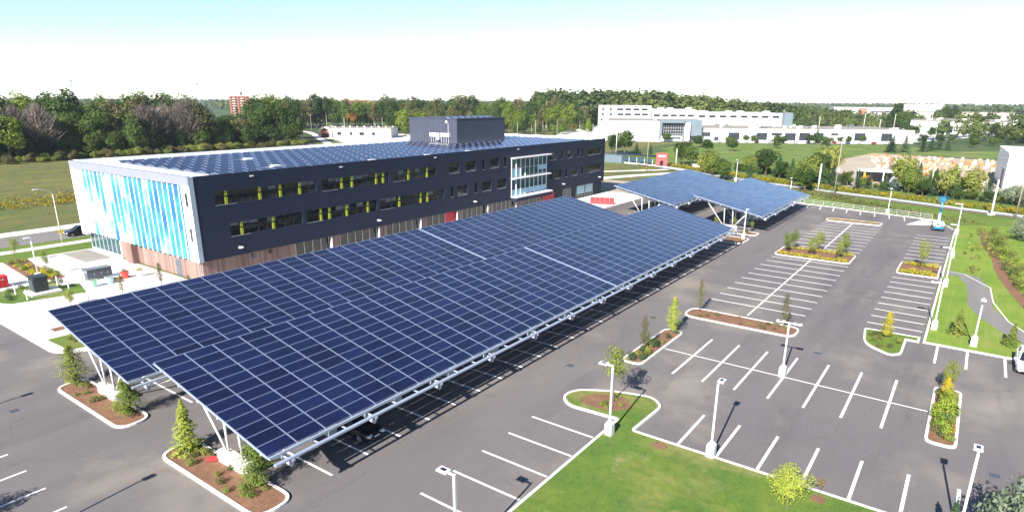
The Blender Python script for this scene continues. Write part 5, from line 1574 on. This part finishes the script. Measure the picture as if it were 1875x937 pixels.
ib = empty('office_block', (O_.x, O_.y, 0), ROT); tag(ib, 'white three storey office block rising behind the industrial building', 'building')
for t0, t1, d0, d1, z1 in ((-33.5, 3, 62, 95, 19.8), (3.2, 34, 64, 110, 17.2), (34.2, 93, 66, 120, 15.2)):
    block(ib, 'wall', t0, t1, d0, d1, 0, z1, 'white_wall', 'membrane')
for z0 in (13.2, 16.6, 9.5):
    for i in range(6):
        t0 = -31.5+i*5.6+rr.uniform(-0.5, 0.5)
        block(ib, 'window', t0, t0+(1.6 if i < 2 else 4.2), 61.9, 61.998, z0, z0+1.4, 'far_window')
for z0 in (12.6,):
    for i in range(5): block(ib, 'window', 5+i*5.8, 9.2+i*5.8, 63.9, 63.998, z0, z0+1.5, 'far_window')
    for i in range(8): block(ib, 'window', 36+i*7.1, 40.5+i*7.1, 65.9, 65.998, z0-0.4, z0+1.1, 'far_window')
block(ib, 'stair_tower', 92, 97.5, 60, 78, 0, 15.8, 'grey_blue', 'roof_grey')
for i in range(9):
    t0 = rr.uniform(-28, 84); block(ib, 'roof_unit', t0, t0+4, 74, 79, 19.8 if t0 < -2 else (17.2 if 3.2 < t0 < 29 else 15.2), 21.4 if t0 < -2 else (18.6 if t0 < 30 else 16.6), 'white_metal') if not (-4 < t0 < 3.2 or 29 < t0 < 34.2) else None
def shed(name, cx, cy, lx, ly, h, rz, wallm, roofm, label, wins=(), extra=None):
    root = empty(name, (cx, cy, 0), rz); tag(root, label, 'building')
    MB().b2(-lx/2, lx/2, -ly/2, ly/2, -0.05, h-0.3).build('wall', wallm, root)
    MB().b2(-lx/2-0.2, lx/2+0.2, -ly/2-0.2, ly/2+0.2, h-0.3, h).build('roof', roofm, root)
    for face, a, b, z0, z1 in wins:
        if face == 'w': MB().b2(-lx/2-0.06, -lx/2-0.002, a, b, z0, z1).build('window', 'far_window', root)
        else: MB().b2(a, b, -ly/2-0.06, -ly/2-0.002, z0, z1).build('window', 'far_window', root)
    return root
bb = shed('warehouse', 905, 128, 50, 64, 16.5, 0.28, 'white_wall', 'membrane', 'white two storey building with a brown panel among distant trees', [('w', -28, -8, 11, 12.4), ('w', 8, 28, 11, 12.4), ('w', 10, 16, 1, 4)])
MB().b2(-25.5, -25.002, -4, 5, 0, 15.8).build('brown_panel', 'brick_red', bb)
shed('warehouse', 1010, 70, 60, 44, 20, 0.1, 'white_wall', 'membrane', 'pale blank warehouse peeking out beside the tall green tree')
s2 = shed('warehouse', 640, 3, 90, 96, 9.6, 0.08, 'white_wall', 'roof_grey', 'low white warehouse with dark bays behind the round street trees', [('w', 20, 30, 1, 6), ('w', 8, 13, 1, 6), ('w', -8, -2, 1, 6), ('w', -20, -14, 1, 6), ('w', -36, -26, 1, 6)])
for i in range(10): MB().box((rr.uniform(-40, 40), rr.uniform(-44, 44), 10.2), (3, 3, 1.3)).build('roof_unit', 'white_metal', s2)
shed('warehouse', 880, 20, 60, 90, 13, 0.05, 'beige_wall', 'roof_grey', 'long beige flat roofed warehouse below the horizon', [('w', -30, 30, 8, 9.5)])
shed('warehouse', 930, -60, 60, 60, 15, 0.05, 'brick_red', 'roof_grey', 'brick coloured flat roofed building near the horizon', [('w', -22, 22, 9, 10.5)])
shed('warehouse', 700, 150, 70, 26, 12, 0.3, 'cream', 'roof_grey', 'cream low building behind the office block wires', [('w', -10, 10, 7, 8.4)])
wsh = shed('white_shed', 246, -32, 36, 52, 10.0, 0.05, 'white_panel', 'membrane', 'tall white metal shed at the end of the stone yard')
for i in range(20): MB().b2(-18.05, -18.002, -25+i*2.6, -24.9+i*2.6, 0, 9.6).build('wall_seam', 'galv_pole', wsh)
MB().b2(-12, -6, 26.002, 26.08, 0, 5).build('door', 'grey_box', wsh)
# long low shop with the arched gable
ar = empty('arched_shop', (262, 333, 0), math.atan2(-26, 17)); tag(ar, 'low white shop with a round arched entrance by the bending road', 'building')
MB().b2(2, 40, 0, 20, -0.05, 5.6).build('wall', 'white_wall', ar); MB().b2(1.7, 40.3, -0.3, 20.3, 5.6, 6.1).build('roof', 'roof_grey', ar)
arc = MB(); n = 14
for k in range(n):
    a0, a1 = math.pi*k/n, math.pi*(k+1)/n
    for r0, r1, mi in ((3.2, 4.2, 0),):
        P = lambda r_, a_: (-1.5-r_*math.cos(a_), 2.6+r_*math.sin(a_)*1.0)
        q = [P(3.2, a0), P(4.2, a0), P(4.2, a1), P(3.2, a1)]
        arc.face([(x, -1.5, z) for x, z in q]); arc.face([(x, 12, z) for x, z in q[::-1]])
        for (x, z), (x2, z2) in ((q[1], q[2]), (q[3], q[0])):
            arc.face([(x, -1.5, z), (x, 12, z), (x2, 12, z2), (x2, -1.5, z2)])
for s in (-5.7, 1.7): arc.b2(s, s+1.0, -1.5, 12, -0.05, 2.6)
arc.build('arch', 'cream', ar)
MB().b2(-4.6, 1.6, 0.2, 11.9, 0, 4.4).build('entrance_wall', 'brick_red', ar)
MB().b2(-3.5, 0.5, 0.1, 0.198, 0, 2.6).build('entrance_door', 'far_window', ar)
for x0, x1 in ((6, 8.5), (14, 15.5), (20, 23), (28, 30)): MB().b2(x0, x1, -0.06, -0.002, 1.6, 3.4).build('window', 'far_window', ar)
for i in range(12): MB().box((4+i*3.1, 4+(i % 3)*5, 6.4), (0.9, 0.9, 0.7)).build('roof_vent', 'white_metal', ar)
# brick apartment tower far behind
ap = empty('apartment_tower', (478, 778, 0), R(-32)); tag(ap, 'brick apartment tower rising above the distant trees', 'building')
MB().b2(-12, 12, -9, 9, 0, 26).build('wall', 'brick_red', ap)
MB().b2(-6, 4, -5, 5, 26, 31.5).build('lift_house', 'white_wall', ap); MB().b2(1.2, 4.1, -5.1, 5.1, 26, 31).build('lift_house_side', 'grey_box', ap)
MB().b2(-12.2, 12.2, -9.2, 9.2, 26, 26.8).build('parapet', 'cream', ap)
for fl in range(8):
    for i in range(5):
        MB().b2(-10.5+i*4.6, -8.3+i*4.6, -9.1, -9.002, 2+fl*3, 3.7+fl*3).build('window', 'far_window', ap)
    for s in (-9, 0.6): MB().b2(s, s+4.4, -10.2, -9.0, 1.4+fl*3, 2.3+fl*3).build('balcony', 'cream', ap)
shed('far_block', 640, 745, 40, 24, 22, R(-40), 'brick_red', 'roof_grey', 'flat brick block on the horizon behind the middle wood', [('s', -16, 16, 14, 15.5), ('s', -16, 16, 18, 19.5)])

# tram stop beyond the gravel yard
st_ = empty('tram_stop', (226, 100, 0), math.atan2(-24, -8)+math.pi); tag(st_, 'dark roofed tram stop with glass screens behind the red kiosk', 'shelter')
MB().b2(-4, 18, -1.6, 1.6, 0, 0.35).build('platform', 'concrete', st_)
MB().b2(-3, 17, -1.8, 1.8, 3.3, 3.6).build('roof', 'dark_cladding', st_)
for x in (-2, 2, 6, 10, 14, 16.5): MB().tube((x, 0.6, 0.35), (x, 0.6, 3.3), 0.1, 0.1, 8).build('post', 'galv_pole', st_)
for x in (-1.8, 2.2, 6.2, 10.2): MB().b2(x, x+3.4, 0.7, 0.74, 0.9, 2.7).build('glass_screen', 'curtain_glass', st_)
kk = empty('red_kiosk', (224.9, 94.6, 0), R(20)); tag(kk, 'faded red kiosk tower with a doorway at the tram stop', 'kiosk')
m = MB(); m.b2(-1.7, 1.7, -2.0, 2.0, 2.2, 4.8); m.b2(-1.7, 1.7, -2.0, -0.6, 0, 2.2); m.b2(-1.7, 1.7, 0.6, 2.0, 0, 2.2); m.build('body', 'red_faded', kk)
MB().b2(-1.2, 1.6, -0.59, 0.59, 0, 2.19).build('doorway', 'far_window', kk); MB().b2(-1.76, -1.702, -1.3, 1.3, 3.7, 4.2).build('pale_band', 'white_metal', kk)
cn = empty('site_container', (228.5, 117, 0), math.atan2(8.3, 1.3)); tag(cn, 'pale grey site container beside the tram stop', 'container')
MB().b2(-5.5, 5.5, -1.3, 1.3, 0.0, 2.9).build('body', 'grey_blue', cn)
for i in range(22): MB().b2(-5.3+i*0.5, -5.1+i*0.5, 1.3, 1.36, 0.2, 2.75).build('corrugation', 'grey_blue', cn)
sg = MB().box((0, 0, 0.5), (3.6, 0.3, 1.0)); tag(sg.build('concrete_block', 'concrete', None, (232, 84, -0.05), 1.1), 'pale concrete block beside the tram stop', 'block')

# stone yard -------------------------------------------------------
yd = random.Random(17); placed = []
STN = ['stone_tan', 'stone_white', 'stone_tan', 'stone_orange', 'stone_white']
PAL = {}
for mm in set(STN):
    b = MB(); b.b2(-0.6, 0.6, -0.6, 0.6, 0.0, 0.15, 1)
    for lx in range(2):
        for ly in range(2):
            b.box((-0.29+0.58*lx, -0.29+0.58*ly, 0.15+0.5), (0.54, 0.54, 1.0+0.1*((lx+ly) % 2)), 0)
    PAL[mm] = b.mesh('stone_stack', [mm, 'pallet_wood'])
for row in range(11):
    for col in range(26):
        x = 232+row*9.8+yd.uniform(-0.7, 0.7); y = -9+col*2.0+yd.uniform(-0.4, 0.4)
        ymax = 26+(x-230)*0.13
        if y > ymax or yd.random() < 0.16 or (y < -5 and x < 262): continue
        mm = yd.choice(STN)
        nm = {'stone_tan': 'tan', 'stone_white': 'whitish', 'stone_orange': 'orange'}[mm]
        o = put('stone_pallet', PAL[mm], None, (x, y, -0.02), yd.uniform(-0.15, 0.15)); s = yd.uniform(0.85, 1.15); o.scale = (s*1.1, s*1.1, yd.uniform(0.6, 1.15))
        tag(o, f'pallet stacked with {nm} stone blocks in the stone yard', 'pallet', 'pallets in the stone yard')
ys = empty('yard_shelter', (222, 22.5, 0), R(100)); tag(ys, 'low open shelter with a pale flat roof in the stone yard', 'shelter')
MB().b2(-7, 7, -3, 3, 3.3, 3.7).build('roof', 'white_wall', ys); MB().b2(-7, 7, -2.9, -2.6, 0, 3.3).build('back_wall', 'grey_box', ys)
for x in (-6.5, 0, 6.5): MB().b2(x-.15, x+.15, 2.5, 2.8, 0, 3.3).build('post', 'white_metal', ys)
tn = empty('white_tent', (216, 16.5, 0), R(100)); tag(tn, 'white storage tent with a curved cover in the stone yard', 'tent')
tm = MB(); N_ = 10
for k in range(N_):
    a0, a1 = math.pi*k/N_, math.pi*(k+1)/N_
    P = lambda a_: (-3.4*math.cos(a_), 3.6*math.sin(a_))
    (x, z), (x2, z2) = P(a0), P(a1)
    tm.face([(x, -2.8, z), (x2, -2.8, z2), (x2, 2.8, z2), (x, 2.8, z)])
for yy in (-2.8, 2.8): tm.face([(-3.4*math.cos(math.pi*k/N_), yy, 3.6*math.sin(math.pi*k/N_)) for k in range(N_+1)])
tm.build('cover', 'white_panel', tn)
fk = empty('forklift', (214.5, 25.5, 0), R(120)); tag(fk, 'orange and yellow forklift working by the yard shelter', 'forklift')
m = MB(); m.b2(-1.2, 0.9, -0.6, 0.6, 0.35, 1.1); m.b2(-1.3, -0.7, -0.6, 0.6, 1.1, 1.4); m.build('body', 'orange', fk)
m = MB()
for x, y in ((-0.7, -.5), (-0.7, .5), (0.6, -.5), (0.6, .5)): m.b2(x-.04, x+.04, y-.04, y+.04, 1.1, 2.3)
m.b2(-0.8, 0.7, -0.6, 0.6, 2.3, 2.36); m.build('cage', 'orange', fk)
m = MB(); m.b2(0.95, 1.1, -.45, -.33, 0.1, 3.4); m.b2(0.95, 1.1, .33, .45, 0.1, 3.4); m.b2(1.1, 2.2, -.4, -.3, 0.12, 0.18); m.b2(1.1, 2.2, .3, .4, 0.12, 0.18); m.build('mast', 'yellow', fk)
for x in (-0.8, 0.6):
    for y in (-0.6, 0.6): wheel(fk, x, y, 0.35, 0.25)

# trees of the right background -----------------------------------
LT = 'leafy young tree in the belt between the railway and the industrial lawn'
for k, x, y, h in (('park', 237.3, 91.0, 10), ('park', 232, 86, 8.5), ('park', 268, 131, 11.7), ('park', 272, 138, 10), ('park_olive', 206.6, 69.2, 9.2), ('park_olive', 210, 73, 8), ('park', 197.5, 62.5, 7.3), ('park', 202, 64, 6.5), ('park_olive', 226.2, 62.8, 7), ('park', 219.9, 56.1, 9.6), ('park_olive', 224, 58, 8.5), ('park', 213.8, 50.2, 6.3), ('park_olive', 204.5, 39.4, 9.0), ('park_olive', 209, 42.5, 8.4), ('park_olive', 228.0, 38.3, 11.4), ('park', 222, 40.5, 9.0), ('park', 206.3, 29.5, 4.8), ('park_olive', 202.5, 15.4, 10.8), ('park_olive', 200.0, 13.6, 8), ('park_olive', 206, 9.6, 6.8), ('park', 196.0, 10.2, 5.0), ('park_olive', 196.5, 5.2, 9.0), ('park_olive', 197.2, -0.6, 8.6), ('park', 199, 2.2, 6), ('park', 186.5, 33.8+3, 6.6), ('park', 193, 41, 6.2)):
    tree('belt_tree', k, x, y, h, LT if k == 'park_olive' else 'dark green tree in the belt between the railway and the industrial lawn', 'trees along the railway', z=-0.05, wide=1.0)
for x, y, h in ((203, 33, 6.5), (200, 26, 5.6), (199, 8, 7.2), (203, 12, 8), (194.5, 3.5, 6.4), (195.5, -3.5, 7), (209, 37, 7.5), (220, 52, 7), (198, 55, 5.5), (212.2, 46.2, 5.6), (216.3, 47.2, 6.4), (205.0, 23.7, 4.6), (201.2, 19.3, 4.8), (208, 31, 4.2), (190, 36.5, 6.0)):
    tree('belt_conifer', 'conifer', x, y, h, 'dark cone shaped conifer along the railway', 'conifers along the railway', z=-0.05, wide=1.2)
for x, y, h in ((264.2, 116.8, 5.2), (267.7, 125, 5.2), (360.4, 34.5, 8), (364.5, 29.6, 8), (375.7, 22.9, 6.5), (384, 19.9, 7), (392.3, 17.1, 5.5), (395.4, 13.4, 5.5), (366, 36, 7), (436, 88.6, 8), (410.2, 78.2, 8.2), (444.4, 78.9, 7)):
    tree('lawn_conifer', 'conifer', x, y, h, 'cone shaped conifer standing on the industrial park lawn', 'conifers of the industrial park', z=-0.03, wide=1.6)
for x, y, h in ((429.9, 2.9, 6.2), (450.8, -5.1, 5.6), (583.6, -7, 11), (600, 17.5, 9.8), (470, 15, 6), (560, 45, 8), (388, 112, 5), (397, 97, 5), (407, 76, 5.4), (418, 63, 5), (424, 56, 5), (361, 150, 6), (380, 118, 4.5), (384, 106, 5.5), (393, 92, 5), (401, 80, 6), (413, 66, 4.6), (330, 120, 7), (345, 108, 6), (318, 98, 6.5), (352, 86, 6), (372, 66, 7), (300, 104, 7), (440, 28, 6.5), (452, 20, 6), (470, 4, 7), (500, -8, 8), (520, 40, 9), (535, 30, 8), (480, -15, 7)):
    tree('street_tree', 'park', x, y, h, 'round green tree in front of the distant white buildings', 'street trees of the industrial park', z=-0.03, wide=1.25)
for x, y, h in ((669.6, 64, 24), (650, 58, 17), (643, 54, 15), (655, 46, 14), (820, 38, 22), (815, 28, 20), (640, 120, 13), (620, 108, 12), (600, 125, 12), (560, 122, 11)):
    tree('tall_tree', 'forest', x, y, h, 'tall broad tree among the distant warehouses', 'tall trees among the warehouses', z=-0.1, wide=1.3)
for x, y, h in ((192.5, -8.7, 5.4), (190, -12, 5.8), (187, -16, 5.2), (140.5, -9.6, 4.6), (146, -10.5, 5.2), (151, -11.5, 5)):
    tree('grey_tree', 'silver', x, y, h, 'greyish dense bushy tree on the far bank', 'grey trees on the bank', z=-0.03, wide=1.2)
for i in range(16):
    tt_ = 30+i*7.2; p = O_+EV*tt_+NV*(9+(i % 2)*0.5)
    if i in (3, 9): continue
    car(p.x, p.y, ROT+R(90), rr.choice(['white_paint', 'black_paint', 'silver_paint', 'blue_paint', 'dark_red_paint', 'white_paint']), 'small distant car parked in front of the white industrial building', 'cars of the industrial park', suv=i % 3 == 0, z=-0.03, detail=False)
for x, y in ((478, 38), (486, 33), (494, 27), (520, 20), (530, 14), (508, 24)):
    car(x, y, R(80), rr.choice(['white_paint', 'black_paint', 'silver_paint', 'blue_paint']), 'small distant car parked beside the low white warehouse', 'cars by the warehouse', z=-0.03, detail=False)
for x, y in ((312, 268), (318, 262), (325, 255), (331, 247), (309, 240), (316, 232)):
    car(x, y, R(40), rr.choice(['white_paint', 'silver_paint', 'white_paint']), 'small pale vehicle in the sandy works yard', 'vehicles in the works yard', z=-0.03, suv=True, detail=False)
bs = empty('white_coach', (367, 149.5, -0.03), ROT); tag(bs, 'white coach parked before the grey entrance block', 'coach')
m = MB(); m.b2(-6, 6, -1.25, 1.25, 0.4, 3.3); m.build('body', 'white_paint', bs)
MB().b2(-5.5, 5.3, 1.25, 1.27, 1.7, 2.7).build('window', 'car_glass', bs); MB().b2(-5.5, 5.3, -1.27, -1.25, 1.7, 2.7).build('window', 'car_glass', bs)
for x in (-3.8, 3.6):
    for y in (-1.1, 1.1): wheel(bs, x, y, 0.5, 0.35)

# low dark bushes behind the goldenrod
for i in range(30):
    a = Vector((176, -14)).lerp(Vector((213, 68)), i/29)
    t_o = tree('track_bush', rt_.choice(['park', 'park_olive', 'park']), a.x+13+rt_.uniform(-2, 2), a.y-1+rt_.uniform(-1, 1), rt_.uniform(1.8, 3.6), 'low bush behind the goldenrod strip along the railway', 'bushes along the railway', z=-0.3, wide=1.5)
    t_o['category'] = 'bush'

# poles and wires ---------------------------------------------------
def utility(x, y, h, label, arm=True, m='wood_pole', r0=0.17):
    root = empty('utility_pole', (x, y, -0.05)); tag(root, label, 'utility pole', 'utility poles')
    MB().tube((0, 0, 0), (0.02*h*0.1, 0, h), r0, r0*0.6, 8).build('pole', m, root, smooth=True)
    if arm:
        MB().bar((-1.1, 0.5, h-0.7), (1.1, -0.5, h-0.7), 0.12, 0.14).build('cross_arm', m, root)
        for s in (-1, 0, 1): MB().tube((s*1.0, -s*0.46, h-0.63), (s*1.0, -s*0.46, h-0.4), 0.05, 0.03, 6).build('insulator', 'white_metal', root)
    return root
u1 = utility(182.1, 28.7, 14.5, 'tall wooden utility pole with transformer can beside the railway')
MB().tube((-0.35, -0.3, 6.2), (-0.35, -0.3, 7.2), 0.28, 0.28, 10).build('transformer_can', 'galv_pole', u1)
utility(194.4, 34.9, 7.0, 'short thick grey pole beside the railway', False, 'galv_pole', 0.28)
tp = utility(172.1, -4.4, 7.6, 'white tapered mast on a round foot beside the railway', False, 'white_metal', 0.24)
MB().tube((0, 0, 0), (0, 0, 0.25), 0.8, 0.7, 14).build('foot', 'concrete', tp)
utility(171.0, -8.6, 13.5, 'leaning grey wooden pole at the edge of the bank')
utility(199.5, 8.8, 8.5, 'slim pale pole hidden between the railway trees', False, 'galv_pole', 0.12)
utility(244.5, 325.7, 15, 'wooden utility pole beside the bending road')
utility(256, 350, 14, 'pale pole in a pair beside the arched shop', True, 'galv_pole')
utility(243.1, 293.9, 13, 'pale mast at the forecourt of the arched shop', False, 'galv_pole', 0.15)
utility(285.6, 316.4, 12, 'tan pole at the end of the arched shop', False, 'wood_pole', 0.15)
utility(243.2, 364.3, 10, 'thin street mast beyond the road bend', False, 'galv_pole', 0.12)
utility(265.5, 134.1, 12, 'white mast among the trees behind the grey container', False, 'white_metal', 0.18)
utility(229.9, 91.1, 6.4, 'white mast at the foot of the red kiosk', False, 'white_metal', 0.2)
for i, (x, y, h) in enumerate(((505, 96, 13), (520, 150, 14), (585, 140, 16), (560, 75, 15), (610, 60, 14), (505, 58, 12), (700, 40, 16), (560, 10, 13))):
    utility(x, y, h, 'slender distant pole among the warehouses', True, 'galv_pole', 0.2)['group'] = 'distant poles among the warehouses'
for i in range(8):
    utility(300+i*13+rr.uniform(-8, 8), 290-i*14+rr.uniform(-9, 9), rr.uniform(8, 14), 'pale thin mast in front of the wood behind the office roof', False, 'galv_pole', 0.10)['group'] = 'masts before the wood'
def wire(a, b, sag, label):
    m = MB(); a = Vector(a); b = Vector(b); pr_ = a
    for k in range(1, 13):
        t = k/12; p = a.lerp(b, t); p.z -= sag*4*t*(1-t); m.tube(pr_, p, 0.03, 0.03, 4, cap=False); pr_ = p
    tag(m.build('overhead_wire', 'cable'), label, 'wire', 'overhead wires')
for dz in (0, -0.9):
    wire((182.1, 28.7, 13.9+dz), (171.0, -8.6, 12.9+dz), 0.8, 'thin overhead wire strung between the poles along the railway')
    wire((182.1, 28.7, 13.9+dz), (206, 92, 13.0+dz), 1.2, 'thin overhead wire running off towards the tram stop')
utility(206, 92, 13.5, 'wooden pole beside the tram tracks before the red kiosk')
# lattice pylons on the horizon
def pylon(x, y, h, label):
    root = empty('pylon', (x, y, -0.1), rr.uniform(0, 1)); tag(root, label, 'pylon', 'pylons on the horizon')
    m = MB(); hb = h*0.10; ht = h*0.018
    cs = [(-1, -1), (1, -1), (1, 1), (-1, 1)]
    for a, b in cs: m.bar((a*hb, b*hb, 0), (a*ht, b*ht, h), 0.5, 0.5)
    for k in range(8):
        z0, z1 = h*k/8, h*(k+1)/8; w0 = hb+(ht-hb)*k/8; w1 = hb+(ht-hb)*(k+1)/8
        for i in range(4):
            a, b = cs[i], cs[(i+1) % 4]
            m.bar((a[0]*w0, a[1]*w0, z0), (b[0]*w1, b[1]*w1, z1), 0.3, 0.3)
    m.build('tower', 'lattice', root)
    for z in (0.72, 0.84, 0.96): MB().bar((-h*0.11, 0, h*z), (h*0.11, 0, h*z), 0.5, 0.5).build('cross_arm', 'lattice', root)
for px_, (dx, dy), dist, h in ((205, (0.35, 0.94), 1500, 56), (413, (0.48, 0.88), 1500, 54), (747, (0.70, 0.71), 1700, 50)):
    pylon(dx*dist, dy*dist, h, 'faint lattice pylon standing above the horizon trees')

# ------------------------------------------------------------------ haze
hz_ = MB().b2(-6600, 6600, -6600, 6600, -1.2, 62)
ho = hz_.build('haze', 'cable'); ho.data.materials.clear()
hm = bpy.data.materials.new('haze'); hm.use_nodes = True
nt = hm.node_tree
for n in list(nt.nodes): nt.nodes.remove(n)
o_ = nt.nodes.new('ShaderNodeOutputMaterial'); v_ = nt.nodes.new('ShaderNodeVolumePrincipled')
v_.inputs['Color'].default_value = (0.72, 0.84, 1.0, 1)
v_.inputs['Density'].default_value = 0.00006
nt.links.new(v_.outputs[0], o_.inputs['Volume'])
ho.data.materials.append(hm)
stuff(ho, 'thin pale haze in the air over the whole place', 'haze')
